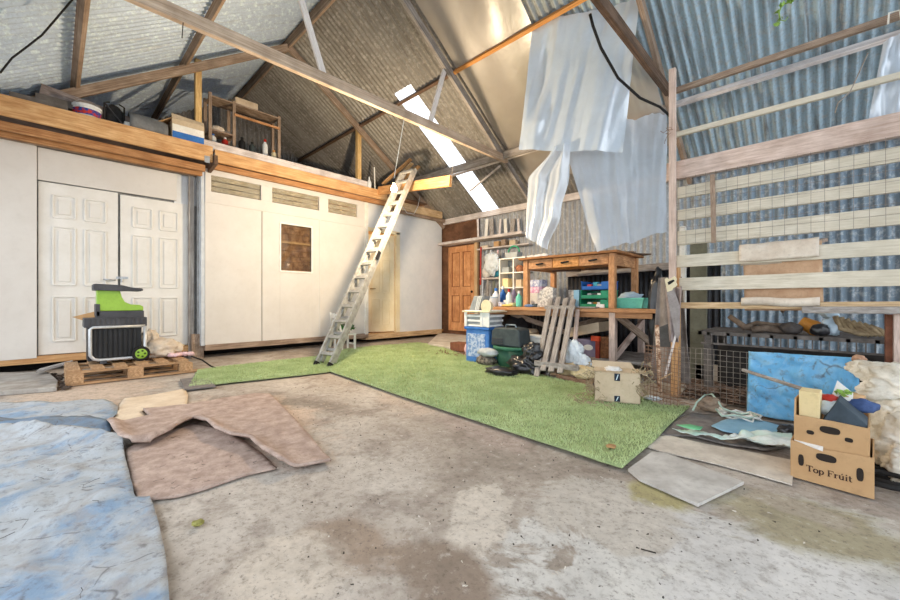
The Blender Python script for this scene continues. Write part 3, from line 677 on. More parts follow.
obj('shell', q, M('mid_grey_trough', (128, 130, 132), (104, 106, 108)), t, smooth=True, solid=.01)
obj('rim', MB().tube([(x+.18, y-.27, LOFT+.012), (x+.18, y+.17, LOFT+.012)], .012, 8).tube([(x-.18, y-.27, LOFT+.012), (x-.18, y+.17, LOFT+.012)], .012, 8), grey_plastic, t)
# archive box on the loft
x, y = at_loft(180, -6.78)
y0, y1q = P(160, 100, X=-6.75).y, P(204, 130, X=-6.68).y
t = thing('archive_box', (-6.88, (y0+y1q)/2, LOFT), 'open brown carton with white and blue front on the loft edge', 'box')
ya_, yb_ = P(172, 100, X=-6.66).y, y1q
obj('carton', MB().box(-7.1, -6.66, ya_, yb_, LOFT, LOFT+.3), card_pale, t, bevel=.004)
obj('blue_panel', MB().box(-6.66, -6.657, ya_+.005, yb_-.005, LOFT+.01, LOFT+.12), blue_plastic, t)
obj('white_panel', MB().box(-6.66, -6.657, ya_+.005, yb_-.005, LOFT+.12, LOFT+.22), white_paint, t)
obj('flap', MB().prism([(-7.1, ya_, LOFT+.3), (-6.66, ya_, LOFT+.3), (-6.7, ya_-.16, LOFT+.2), (-7.05, ya_-.16, LOFT+.2)], (0, .0, .006)), card, t)
obj('flap', MB().prism([(-6.66, ya_, LOFT+.3), (-6.66, yb_, LOFT+.3), (-6.7, yb_, LOFT+.36), (-6.7, ya_, LOFT+.38)], (-.005, 0, 0)), card_pale, t)
# open shelf unit further back
XU = -7.35
u0, u1, u2 = P(210, 100, X=XU).y, P(234, 100, X=XU).y, P(279, 120, X=XU).y
t = thing('shelf_unit', (XU-.15, (u0+u2)/2, LOFT), 'open brown wooden shelf unit standing on the loft', 'shelves')
zu = P(210, 92, X=XU).z; zu2 = P(279, 118, X=XU).z
for yy, zz in ((u0, zu), (u1, zu-.02), (u2, zu-.02)):
    for xx in (XU, XU-.3): beam('upright', (xx, yy, LOFT), (xx, yy, zz), .035, .05, wood_brown, t, up=(0, 1, 0))
for zz in (LOFT+.34, LOFT+.56, zu-.05):
    if zz == LOFT+.56: obj('shelf_board', MB().box(XU-.32, XU+.02, u0, u1+.02, zz-.02, zz), wood_brown, t)
    else: obj('shelf_board', MB().box(XU-.32, XU+.02, u0, u2, zz-.02, zz), wood_brown, t)
obj('front_rail', MB().box(XU+.02, XU+.04, u1, u2, zu-.28, zu-.24), wood_table, t)
b = P(246, 105, X=XU-.1); zb = zu-.05
obj('parcel', MB().box(XU-.28, XU-.02, b.y-.2, b.y+.18, zb, zb+.14), M('pale_parcel_paper', (210, 192, 168), (184, 164, 140), scale=9), bevel=.015, L='pale long parcel lying on top of the loft shelf unit', C='parcel')
def shelf_bottle(px, z, h, r, col, cap, L, X=XU-.1, nm='bottle'):
    p = P(px, 110, X=X); t = thing(nm, (X, p.y, z), L, 'bottle', 'bottles on the loft shelves')
    obj('body', MB().lathe((X, p.y, z), [(r*.95, 0), (r, h*.1), (r, h*.68), (r*.45, h*.82), (r*.4, h*.86)], 14), col, t, smooth=True)
    obj('cap', MB().lathe((X, p.y, z+h*.86), [(r*.46, 0), (r*.46, h*.14), (0, h*.14)], 12), cap, t)
z1s = LOFT+.34
shelf_bottle(213, z1s, .18, .05, white_plastic, blue_plastic, 'white bottle low at the left end of the loft shelves')
shelf_bottle(225, z1s, .17, .05, red_paint, white_plastic, 'red bottle on the lower loft shelf')
shelf_bottle(242, z1s, .26, .055, black_plastic, black_plastic, 'black bottle in the middle bay of the loft shelves')
shelf_bottle(252, z1s, .22, .05, slate_plastic, black_plastic, 'grey bottle beside the black one on the loft shelves')
shelf_bottle(265, z1s, .34, .05, white_plastic, red_paint, 'tall white bottle with red cap at the right loft shelf')
shelf_bottle(274, z1s, .18, .05, cream_plastic, amber, 'short cream bottle at the right end of the loft shelves')
p = P(216, 103, X=XU-.12)
obj('rag_bundle', MB().blob((XU-.12, p.y+.02, LOFT+.62), (.1, .12, .06), .25, 2, 5), cloth_white, smooth=True, L='bundled white and blue rags on the upper loft shelf', C='rags')
p = P(228, 108, X=XU-.12)
obj('rag_bundle', MB().blob((XU-.12, p.y, LOFT+.595), (.1, .09, .035), .25, 2, 8), cloth_grey, smooth=True, L='small grey rag on the upper loft shelf', C='rags')
# small items on the loft edge by the second post
p = P(369, 182, X=-6.85)
t = thing('squeeze_bottle', (-6.84, p.y, 3.225), 'small white squeeze bottle on the loft edge beside the pine post', 'bottle')
obj('body', MB().lathe((-6.84, p.y, 3.225), [(.04, 0), (.045, .02), (.045, .14), (.02, .19)], 14), white_plastic, t, smooth=True)
obj('nozzle', MB().lathe((-6.84, p.y, 3.415), [(.02, 0), (.008, .07), (0, .07)], 10), white_plastic, t)
p = P(375, 182, X=-6.85)
obj('white_rod', MB().tube([(-6.85, p.y, 3.2), (-6.86, p.y-.01, 3.72)], .014, 8), white_paint, L='thin white rod standing on the loft edge near the ladder', C='rod')
# planks sticking out over the loft edge behind the ladder top
def plank(name, a, b, w, h, m, L): return beam(name, a, b, w, h, m, L=L, C='plank')
A = P(378, 184, X=-7.2); 
for (p0, p1, m, L) in (((383, 184), (411, 159), wood_orange, 'uppermost orange offcut plank rising from the loft behind the ladder'),
                       ((392, 186), (412, 163), wood_pale, 'pale offcut plank crossing between the others at the ladder top'),
                       ((398, 184), (419, 166), wood_orange, 'rightmost thin offcut plank rising behind the ladder top')):
    a = P(p0[0], p0[1], X=-6.9); b = P(p1[0], p1[1], X=-6.2); plank('offcut_plank', a, b, .09, .03, m, L)
ba = Vector((-6.74, 4.78, 3.2)); bb = P(453, 181, D=6.1)
bb = Vector((-4.28, 4.42, bb.z+.02))
plank('support_plank', ba, bb, .06, .17, WOOD('plank_orange', (234, 186, 130), (206, 150, 96)), 'thick orange plank reaching out from the loft behind the ladder')
obj('hanging_wire', MB().tube([bb+Vector((.02, 0, -.05)), Vector((-4.22, bb.y, 3.44))], .004, 6), metal_wire, L='thin wire holding the end of the thick orange plank', C='wire')
w0, w1 = P(412, 181, Y=5.74), P(537, 149, Y=5.74)
beam('cross_beam', (-6.9, 5.72, w0.z-.02), (-3.0, 5.72, w1.z+.03), .05, .13, wood_grey, L='weathered pale grey cross beam running from the loft to the plastic sheet', C='beam')
q = P(470, 191, Y=6.3); q2 = P(500, 166, Y=5.8)
beam('prop_batten', q, q2, .03, .03, wood_lilac, L='thin pale batten propped below the skylight', C='batten')
# ================================================================ LADDER
t = thing('extension_ladder', (-4.85, 2.5, 0), 'aluminium extension ladder leaning from the turf up to the loft plank', 'ladder')
ft = Vector((-4.82, 2.5, 0.0)); tp = P(409, 168, D=6.85); dr = (tp-ft); ln = dr.length; dr.normalize()
sd = Vector((dr.y, -dr.x, 0)).normalized(); nr = sd.cross(dr).normalized()
if nr.z < 0: nr = -nr
for k in (-1, 1):
    for (s0, s1, off, w) in ((0, ln*.97, 0, .13), (.1, ln, .055, .115)):
        a = ft+sd*(k*w)+dr*s0-nr*off+Vector((0, 0, .0)); b = ft+sd*(k*w)+dr*s1-nr*off
        if s0 == 0: a = a+dr*.0
        R = Matrix((dr, sd, nr)).transposed()
        st = obj('stile', MB().bar(a, b, .028, .065, nr), metal_alu, t, bevel=.003, rot=R)
for k in (-1, 1):
    obj('rubber_foot', MB().bar(ft+sd*(k*.13)-dr*.0, ft+sd*(k*.13)+dr*.07, .034, .075, nr), rubber, t)
n = int(ln/.25)
for i in range(1, n+1):
    c = ft+dr*(i*.25-.05)
    obj('rung', MB().bar(c-sd*.13, c+sd*.13, .045, .03, nr), metal_alu, t, rot=Matrix((sd, dr, nr)).transposed())
for i in range(1, n, 1):
    c = ft+dr*(i*.25+.03)-nr*.055
    obj('rung', MB().bar(c-sd*.115, c+sd*.115, .04, .028, nr), metal_alu, t, rot=Matrix((sd, dr, nr)).transposed())
c = ft+dr*(ln*.47)+sd*.15
obj('rung_hook', MB().bar(c, c+dr*.14, .02, .06, nr), black_plastic, t)
c = ft+dr*(ln*1.0)
obj('cross_brace', MB().bar(c-sd*.12-nr*.055, c+sd*.12-nr*.055, .03, .03, nr), metal_alu, t)
# ================================================================ LAMP
BX, BY, BZ = P(394, 187, D=5.55)
t = thing('work_lamp', (BX, BY, BZ), 'bare lit warm bulb hanging on a cord from the tie beam by the ladder', 'lamp')
obj('bulb', MB().lathe((BX, BY, BZ-.08), [(.0, 0), (.03, .01), (.045, .045), (.036, .085), (.016, .115), (.016, .13)], 18), emit_mat('lit_bulb', (255, 214, 150), 60), t, smooth=True)
obj('socket', MB().lathe((BX, BY, BZ+.05), [(.02, 0), (.02, .06), (.008, .075), (.0, .075)], 12), black_plastic, t)
tx, ty, tz = -4.22, BY, 3.43
obj('cord', MB().tube([(BX, BY, BZ+.12), (tx, ty, tz)], .005, 6), white_plastic, t)
ld = bpy.data.lights.new('bulb_light', 'POINT'); ld.energy = 195; ld.color = (1, .78, .52); ld.shadow_soft_size = .05
lo = bpy.data.objects.new('bulb_light', ld); COL.objects.link(lo); lo.location = (BX, BY, BZ-.16)
ld = bpy.data.lights.new('inner_light', 'POINT'); ld.energy = 45; ld.color = (1, .78, .5); ld.shadow_soft_size = .06
lo = bpy.data.objects.new('inner_light', ld); COL.objects.link(lo); ip = P(368, 236, X=-7.6); lo.location = (-7.9, 5.0, 2.3)
t = thing('ceiling_bulb', (-7.9, 5.0, 2.38), 'warm bulb glowing inside the room behind the cream door', 'lamp')
obj('bulb', MB().lathe((-7.9, 5.0, 2.36), [(0, 0), (.03, .01), (.045, .045), (.02, .1), (.02, .12)], 16), emit_mat('lit_inner_bulb', (255, 220, 160), 30), t, smooth=True)
obj('cord', MB().tube([(-7.9, 5.0, 2.46), (-7.9, 5.0, 3.16)], .006, 6), white_plastic, t)
# cable loop on the fascia
obj('looped_cable', MB().tube([P(px, py, X=-6.70) for px, py in ((400, 203), (407, 213), (414, 214), (418, 206), (420, 196))], .006, 6), white_plastic, smooth=True, L='white cable looped on the pale fascia right of the ladder', C='cable')
obj('roof_cable', MB().tube([P(px, py, D=3.5) for px, py in ((0, 73), (12, 58), (28, 46), (42, 35), (55, 20), (72, 0), (78, -8))], .008, 6), rubber, smooth=True, L='black cable drooping under the bright roof at upper left', C='cable')
obj('hanging_wire', MB().tube([P(px, py, X=-4.2) for px, py in ((185, 10), (183, 24), (182, 38))], .004, 6), rubber, L='short dark wire dangling from the long tie beam', C='wire')
# chair with plant behind the ladder
cx, cy = P(346, 351, Z=0).x-.12, P(346, 351, Z=0).y+.05
t = thing('small_chair', (cx, cy, 0), 'small white wooden chair behind the ladder foot', 'chair')
zs = .3
obj('seat', MB().box(cx-.14, cx+.14, cy-.15, cy+.15, zs-.025, zs), white_paint, t, bevel=.006)
for sx in (-1, 1):
    obj('leg', MB().bar((cx+sx*.12, cy+.13, 0), (cx+sx*.12, cy+.13, zs-.02), .03, .03, (0, 1, 0)), white_paint, t)
    obj('leg', MB().bar((cx+sx*.12, cy-.13, 0), (cx+sx*.12, cy-.13, zs-.02), .03, .03, (0, 1, 0)), white_paint, t)
    obj('back_post', MB().bar((cx+sx*.12, cy-.135, zs-.02), (cx+sx*.12, cy-.22, .68), .03, .03, (0, 1, 0)), white_paint, t, bevel=.004)
obj('back_rail', MB().box(cx-.12, cx+.12, cy-.215, cy-.19, .58, .66), white_paint, t, bevel=.004)
obj('stretcher', MB().box(cx-.12, cx+.12, cy+.12, cy+.14, .1, .125), white_paint, t)
def foliage(c, r, n, size, seed):
    rn = random.Random(seed); q = MB()
    for i in range(n):
        d = Vector((rn.uniform(-1, 1), rn.uniform(-1, 1), rn.uniform(-.1, 1))); d.normalize(); p = Vector(c)+Vector((d.x*r[0], d.y*r[1], d.z*r[2]))*rn.uniform(.5, 1)
        a = Vector((rn.uniform(-1, 1), rn.uniform(-1, 1), rn.uniform(-.6, .6))).normalized(); b = d.cross(a).normalized()*size*.4; a = a*size
        q.add([p-a*.5, p+b-d*.004, p+a*.5, p-b], [(0, 1, 2, 3)])
    return q
t = thing('potted_plant', (cx+.02, cy+.02, zs), 'small bushy green plant standing on the white chair seat', 'plant')
obj('pot', MB().lathe((cx+.02, cy+.02, zs), [(.05, 0), (.065, .07), (.07, .07), (.06, .055)], 16), slate_plastic, t)
obj('foliage', foliage((cx+.02, cy+.02, zs+.08), (.14, .15, .12), 170, .055, 4), leaf, t, norm=False)
# ================================================================ LEFT: PALLET, SHREDDER
px0, px1 = -6.4, -5.62; py0, py1 = .08, 1.16
t = thing('wooden_pallet', ((px0+px1)/2, (py0+py1)/2, 0), 'worn wooden pallet carrying the green shredder', 'pallet')
pal = WOOD('pallet_wood', (206, 172, 134), (170, 132, 96), dirt=(110, 84, 62), dirtamt=.5)
for k in range(3):
    x = px0+.05+(px1-px0-.1)*k/2
    obj('bottom_board', MB().box(x-.05, x+.05, py0, py1+(.18 if k == 2 else 0), .002, .024), pal, t, bevel=.003)
    for yb2 in (py0+.07, (py0+py1)/2+.03, py1-.03): obj('block', MB().box(x-.05, x+.05, yb2-.07, yb2+.07, .024, .125), pal, t, bevel=.004)
    obj('stringer_board', MB().box(x-.05, x+.05, py0, py1, .125, .145), pal, t, bevel=.003)
for k in range(6):
    y = py0+.06+(py1-py0-.12)*k/5
    obj('deck_board', MB().box(px0, px1, y-.055, y+.055, .145, .168), pal, t, bevel=.003)
zb = .17
XF = -5.92; SY0, SY1 = P(84, 330, X=XF).y, P(147, 330, X=XF).y; XB2 = XF-.34; SM = (SY0+SY1)/2; SW = SY1-SY0
zr0, zr1 = P(110, 327, X=XF).z, P(110, 318, X=XF).z
t = thing('garden_shredder', ((XF+XB2)/2, SM, zb), 'lime green and black garden shredder on the pallet', 'garden shredder')
q = MB().box(XB2+.02, XF-.02, SY0+.03, SY1-.05, zb+.035, zr0)
n = 9
for k in range(n):
    a = SY0+.07+(SW-.16)*k/n
    q.box(XF-.02, XF-.008, a+.006, a+(SW-.16)/n-.006, zb+.06, zr0-.02)
obj('collection_box', q, black_plastic, t, bevel=.006)
q = MB().box(XB2, XF+.005, SY0, SY1, zr0, zr1)
for k in range(12): q.box(XF+.0, XF+.01, SY0+.02+k*(SW-.04)/12, SY0+.02+(k+.7)*(SW-.04)/12, zr0+.02, zr1-.01)
obj('top_rim', q, dark_plastic, t, bevel=.008)
fz = zb+.045
def frame_path(x):
    a, b = SY0+.05, SY1-.02
    return [(x, b, zr0), (x, b, fz+.08), (x, b-.04, fz+.02), (x, b-.1, fz), (x, a+.08, fz), (x, a+.03, fz+.015), (x, a, fz+.06), (x, a, zr0-.02), (x, a+.02, zr0), (x, b, zr0)]
obj('tube_frame', MB().tube(frame_path(XF+.012), .017, 10), silver_tube, t, smooth=True)
obj('tube_frame', MB().tube(frame_path(XB2-.012), .017, 10), silver_tube, t, smooth=True)
obj('foot', MB().box(XF-.02, XF+.03, SY0+.13, SY0+.19, zb, zb+.04), dark_plastic, t, bevel=.004)
obj('foot', MB().box(XB2-.02, XB2+.03, SY0+.13, SY0+.19, zb, zb+.04), dark_plastic, t, bevel=.004)
wy = P(141, 354, X=XF+.04).y; wr = .088
for x in (XF+.035, XB2-.035):
    wt = obj('wheel', MB().lathe((x, wy, zb+wr), [(wr*.62, -.022), (wr*.93, -.022), (wr, -.012), (wr, .012), (wr*.93, .022), (wr*.62, .022)], 28, 'X'), rubber, t, smooth=False)
    hub = MB().lathe((x, wy, zb+wr), [(0, -.02), (wr*.66, -.02), (wr*.66, .024), (wr*.5, .026), (wr*.18, .03), (0, .03)], 24, 'X')
    h = obj('hub', hub, green_plastic, wt)
    hh = MB()
    for k in range(5):
        a = 2*math.pi*k/5; hh.lathe((x, wy+.035*math.cos(a), zb+wr+.035*math.sin(a)), [(0, .02), (.012, .02), (.012, .034), (0, .034)], 10, 'X')
    obj('hub_holes', hh, M('dark_hub_hole', (60, 84, 30)), wt)
# motor housing: tall chute at the left sloping to a low nose at the right
def sy(px): return P(px, 300, X=XF-.06).y
def sz(py): return P(110, py, X=XF-.06).z
prof = [(97, 311), (97, 290), (120, 290), (122, 297), (125, 302), (131, 304.5), (140, 305), (143.5, 307), (143.5, 311)]
q = MB().prism([(XF-.26, sy(a), sz(b)) for a, b in prof], (.2, 0, 0))
obj('motor_housing', q, green_plastic, t, bevel=.01)
obj('housing_base', MB().box(XF-.27, XF-.05, sy(96), sy(144), sz(318.5), sz(311)), dark_plastic, t, bevel=.006)
obj('side_panel', MB().box(XF-.27, XF-.05, sy(95.5), sy(100), sz(316), sz(304)), dark_plastic, t, bevel=.004)
prof = [(93, 290.5), (93, 284.5), (96, 284), (122, 285), (131, 287), (142, 288), (143, 290), (140, 291), (128, 290.8), (120, 291)]
obj('hopper_lid', MB().prism([(XF-.3, sy(a), sz(b)) for a, b in prof], (.28, 0, 0)), dark_plastic, t, bevel=.006)
# cardboard flap behind, cloth bundle and ribbon on the pallet
q = P(72, 317, X=-6.42); a = P(97, 311, X=-6.4); b = P(97, 325, X=-6.4)
obj('cardboard_piece', MB().prism([(-6.42, q.y, q.z), (-6.4, a.y, a.z), (-6.38, a.y+.25, a.z-.02), (-6.38, a.y+.25, zb), (-6.38, b.y, zb), (-6.39, b.y, b.z)], (-.012, 0, 0)), card, L='torn brown cardboard standing behind the green shredder', C='cardboard')
q = MB()
c1 = P(160, 356, X=-6.15)
q.blob((-6.15, c1.y, zb+.1), (.16, .22, .13), .35, 2.6, 11, 4, .098)
q.blob((-6.2, c1.y-.1, zb+.2), (.1, .1, .14), .35, 2.8, 12, 4)
obj('dust_sheet_bundle', q, cloth_white, smooth=True, L='crumpled off white dust sheet heaped on the pallet right of the shredder', C='cloth')
c1 = P(181, 359, X=-5.95)
q = MB()
for k in range(5): q.blob((-5.95+.03*math.sin(k*2), c1.y-.1+k*.05, zb+.03), (.05, .045, .028), .4, 3, 20+k, 2, .027)
obj('pink_rag', q, pink_cloth, smooth=True, L='pale pink rag on the right end of the pallet', C='rag')
obj('dark_hose', MB().tube([(-5.9, c1.y+.1, .17), (-5.8, c1.y+.2, .12), (-5.72, c1.y+.28, .04), (-5.66, c1.y+.33, .012)], .01, 8), rubber, smooth=True, L='short dark hose trailing off the pallet end', C='hose')
# slab and plank in front of the left wall panel
struct('floor_slab', MB().prism([p+(-.005,) for p in G0((-60, 377), (48, 374.5), (58, 384), (57, 391), (-60, 400))], (0, 0, .045)), concrete_grey, bevel=.008)
a = P(38, 372, Z=.06); b = P(72, 361, Z=.16)
beam('loose_plank', (a.x, a.y, .075), (b.x, b.y, .15), .2, .025, wood_grey, L='loose weathered plank sloping up beside the pallet', C='plank')
q = MB()
rn = random.Random(5)
for k in range(60):
    p = P(rn.uniform(52, 70), rn.uniform(374, 390), Z=0); q.blob((p.x, p.y, .012), (.02, .025, .012), .4, 2, k, 1)
obj('dirt_heap', q, M('dark_dirt', (84, 70, 60), (54, 44, 38)), K='stuff', L='dark crumbled dirt between the slab and the pallet', C='dirt')
# ================================================================ FLOOR COVERINGS, LEFT
tp1 = G0((-140, 412), (0, 405), (60, 403.5), (104, 401), (112, 404), (118, 409), (117, 416), (108, 424), (60, 423), (15, 424), (-140, 432))
def f(x, y): return .012+.02*abs(nz(x*2.5, y*2.5))+.012*nz(x*7, y*7, 3)
obj('tarpaulin_fold', sheet_bm(tp1, f, .05), tarp_blue, smooth=True, solid=.003, L='bright blue folded far edge of the dirty tarpaulin', C='tarpaulin')
tp2 = G0((-140, 428), (15, 423), (60, 420), (90, 423), (108, 428), (112, 434), (108, 442), (60, 438), (15, 432), (-140, 445))
def f(x, y): return .03+.05*abs(nz(x*2.2+4, y*2.2))+.02*nz(x*8, y*8, 3)
obj('tarpaulin_fold', sheet_bm(tp2, f, .05), tarp_dark, smooth=True, solid=.003, L='grey shadowy middle fold of the tarpaulin', C='tarpaulin')
edge = [tuple(P(px, py, Z=0))[:2] for px, py in ((0, 433), (30, 432), (60, 436), (100, 441), (120, 447))]
tp3 = G0((-200, 440), (-20, 434), (30, 432), (60, 436), (100, 441), (117, 444), (123, 449), (125, 462), (130, 480), (134, 500), (136, 502), (150, 501), (155, 515), (160, 535), (165, 560), (168, 590), (172, 640), (-200, 640))
def f(x, y):
    e = segd(x, y, edge)
    return .012+.045*math.exp(-(e/.12)**2)+.03*abs(nz(x*3, y*3, 1))+.02*abs(nz(x*8, y*8, 3))+.02*max(0, .25-abs(nz(x*1.6, y*1.6, 5)))
obj('tarpaulin', sheet_bm(tp3, f, .028), tarp_blue, smooth=True, solid=.003, L='large dirty pale blue tarpaulin spread over the left foreground floor', C='tarpaulin')
def twigs(name, pts, n, L, C, mat, lmin, lmax, r, seed, z=.03, K='stuff'):
    rn = random.Random(seed); q = MB(); xs = [p[0] for p in pts]; ys = [p[1] for p in pts]
    for k in range(n):
        x = rn.uniform(min(xs), max(xs)); y = rn.uniform(min(ys), max(ys)); a = rn.uniform(0, 6.28); l = rn.uniform(lmin, lmax)
        zz = z() if callable(z) else z
        p = Vector((x, y, zz)); d = Vector((math.cos(a), math.sin(a), rn.uniform(-.02, .1)))*l
        w_ = Vector((-d.y, d.x, 0)); s_ = rn.uniform(-.3, .3); q.tube([p, p+d*.3+w_*s_, p+d*.6+w_*s_*rn.uniform(-1, .6), p+d+w_*s_*rn.uniform(-1, 1)], r*rn.uniform(.5, 1.2), 5, r*.4)
    return obj(name, q, mat, K=K, L=L, C=C)
dark_twig = M('dark_twig', (74, 66, 58), (46, 40, 36))
twigs('twig_scatter', G0((10, 460), (125, 460), (140, 590), (60, 590)), 16, 'thin dark twigs scattered over the pale tarpaulin', 'twigs', dark_twig, .03, .11, .0011, 3, .06)
cs = G0((112, 424), (118, 407), (125, 399), (150, 396), (185, 389), (188, 396), (187, 405), (165, 408), (142, 412), (149, 420), (130, 424))
obj('dust_sheet', sheet_bm(cs, lambda x, y: .004+.008*abs(nz(x*5, y*5)), .06), cloth_cream, smooth=True, solid=.003, L='cream dust sheet lying between the pallet and the beige carpet', C='dust sheet')
cs = G0((180, 380.5), (207, 378), (216, 388), (185, 391.5))
obj('door_mat', sheet_bm(cs, lambda x, y: .012, .1), grey_cloth_dark, solid=.012, L='dark grey rubber mat at the left end of the turf', C='mat')
c1_ = G0((125, 452), (150, 436), (195, 424), (230, 432), (262, 455), (276, 470), (245, 477), (222, 485), (198, 493), (175, 499), (152, 501.5), (138, 501), (131, 485))
obj('carpet_piece', sheet_bm(c1_, lambda x, y: .006+.004*nz(x*5, y*5), .06), carpet_pink, smooth=True, solid=.008, L='flat dusty beige carpet beside the tarpaulin', C='carpet')
fold = [tuple(P(px, py, Z=0))[:2] for px, py in ((110, 428), (118, 444), (132, 450), (150, 446), (172, 437), (186, 428), (193, 424), (206, 428), (214, 437), (232, 444), (250, 449), (262, 460), (279, 471))]
c2_ = G0((107, 430), (120, 425), (150, 419), (143, 412), (170, 409), (190, 407), (230, 400), (255, 396), (270, 396.5), (278, 404), (300, 428), (318, 450), (331, 464.5), (305, 469), (279, 472.5), (262, 462), (250, 450), (232, 446), (214, 439), (206, 430), (193, 426), (186, 430), (172, 439), (150, 449), (132, 452), (118, 447))
def f(x, y):
    e = segd(x, y, fold); return .02+.055*math.exp(-(e/.055)**2)+.012*nz(x*5, y*5)*math.exp(-(e/.5)**2)
obj('carpet_piece', sheet_bm(c2_, f, .028), carpet_pink, smooth=True, solid=.014, L='dusty beige carpet with a rucked curled front edge', C='carpet')
twigs('twig_scatter', G0((150, 440), (240, 445), (230, 480), (160, 480)), 40, 'dry dirt and twigs on the flat beige carpet', 'twigs', dark_twig, .01, .06, .0012, 9, .018)
twigs('dirt_scatter', G0((190, 400), (420, 400), (860, 560), (300, 590)), 260, 'small dark crumbs of dirt over the concrete floor', 'dirt', dark_twig, .004, .011, .003, 10, .004)
twigs('chip_scatter', G0((200, 420), (460, 420), (860, 560), (300, 590)), 120, 'small pale chips over the concrete floor', 'chips', concrete_pale, .005, .016, .003, 12, .004)
obj('fallen_leaf', MB().blob(tuple(P(201, 417, Z=.045)), (.035, .03, .012), .5, 3, 2, 2), dark_twig, L='dark crumpled leaf on the beige carpet', C='leaf')
obj('fallen_leaf', MB().blob(tuple(P(198, 523, Z=.012)), (.022, .02, .012), .5, 3, 5, 2), M('olive_leaf', (164, 160, 92), (124, 120, 64)), L='yellow green leaf on the bare floor right of the tarpaulin', C='leaf')
obj('dry_stick', MB().tube([P(641, 549, Z=.008), P(656, 553, Z=.008)], .0025, 6), dark_twig, L='short dark stick on the pale concrete patch', C='stick')
# ================================================================ TURF
turf_mat = M('artificial_turf', (172, 186, 136), (140, 154, 110), scale=7, detail=9, rough=1, bump=.6, lo=.3, hi=.68, spec=.05)
def turf(name, poly, L, n, seed, tint):
    o = obj(name, sheet_bm(poly, lambda x, y: .014+.006*nz(x*2, y*2, seed), .12), turf_mat, solid=.007, smooth=True, L=L, C='artificial turf')
    rn = random.Random(seed); xs = [p[0] for p in poly]; ys = [p[1] for p in poly]; vs = []; fs = []; k = 0
    def inside(x, y):
        c = False; j = len(poly)-1
        for i in range(len(poly)):
            if (poly[i][1] > y) != (poly[j][1] > y) and x < (poly[j][0]-poly[i][0])*(y-poly[i][1])/(poly[j][1]-poly[i][1])+poly[i][0]: c = not c
            j = i
        return c
    while k < n:
        x = rn.uniform(min(xs)-.01, max(xs)+.01); y = rn.uniform(min(ys)-.01, max(ys)+.01)
        if not inside(x, y): continue
        a = rn.uniform(0, 6.28); w = .004; h = rn.uniform(.012, .024); z = .018+.006*nz(x*2, y*2, seed)
        dx, dy = math.cos(a)*w, math.sin(a)*w; lx, ly = rn.uniform(-.012, .012), rn.uniform(-.012, .012); b = len(vs)
        vs += [Vector((x-dx, y-dy, z)), Vector((x+dx, y+dy, z)), Vector((x+lx, y+ly, z+h))]; fs.append((b, b+1, b+2)); k += 1
    q = MB(); q.v = vs; q.f = fs; q.m = [0]*len(fs)
    obj('turf_blades', q, tint, o, K='stuff', norm=False)
    return o
blade = M('turf_blade', (208, 220, 168), (162, 180, 126), scale=3, detail=8, rough=1, bump=0, lo=.3, hi=.7, spec=.05)
tA = G0((198, 371.5), (230, 367), (290, 360.5), (322, 357), (332, 372.6), (300, 376.5), (250, 382), (189, 388.5))
turf('artificial_turf', tA, 'left strip of green artificial turf along the shed wall', 16000, 1, blade)
tB = G0((322, 357), (345, 350), (372, 347), (418, 343.5), (440, 347), (465, 357))+[(-3.3, 4.25), (-2.3, 3.95), (-1.2, 3.75)]+G0((660, 407), (690, 408), (675, 422), (655, 442), (622, 470.5), (600, 464), (540, 444), (480, 424), (400, 397), (330, 372.8))
turf('artificial_turf', tB, 'large green artificial turf piece in front of the workbench', 60000, 2, blade)
obj('fallen_leaf', MB().blob(tuple(P(611, 446, Z=.035)), (.03, .03, .01), .5, 3, 7, 2), M('dry_leaf', (190, 150, 104), (150, 112, 72)), L='dry brown leaf on the near end of the turf', C='leaf')
# ================================================================ WORKBENCH AND TABLE
BT = .8; BY0, BY1 = 4.5, 5.65
t = thing('workbench', (-2.75, 5.05, 0), 'long rough timber workbench with crossed leg braces', 'workbench')
obj('bench_top', MB().box(-3.98, -1.3, BY0, BY1, BT-.045, BT), wood_table, t, bevel=.005)
obj('front_apron', MB().box(-3.92, -1.35, BY0+.05, BY0+.08, BT-.11, BT-.045), wood_table, t, bevel=.003)
def bleg(x, y): beam('leg', (x, y, 0), (x, y, BT-.045), .07, .08, wood_pink, t, up=(0, 1, 0))
for x in (-3.85, -1.78): bleg(x, BY0+.08); bleg(x, BY1-.1)
bleg(-1.4, BY1-.15)
beam('brace', (-1.74, BY0+.1, BT-.08), (-1.36, BY1-.2, .12), .035, .08, wood_brown, t)
beam('brace', (-1.72, BY1-.25, BT-.2), (-1.8, BY0+.15, .2), .035, .08, wood_pink, t)
beam('brace', (-3.35, BY0+.25, BT-.1), (-2.6, BY0+.6, .42), .03, .07, wood_brown, t)
beam('brace', (-2.5, BY0+.7, .55), (-1.8, BY0+.5, .74), .03, .07, wood_brown, t)
obj('lower_shelf', MB().box(-2.35, -1.35, BY0+.15, BY1-.1, .16, .19), wood_grey, t, bevel=.004)
obj('grey_board', MB().box(-2.25, -1.95, BY0-.02, BY0+.1, BT+.002, BT+.018), wood_grey, bevel=.003, L='thin grey board lying on the bench edge below the stacked trays', C='board')
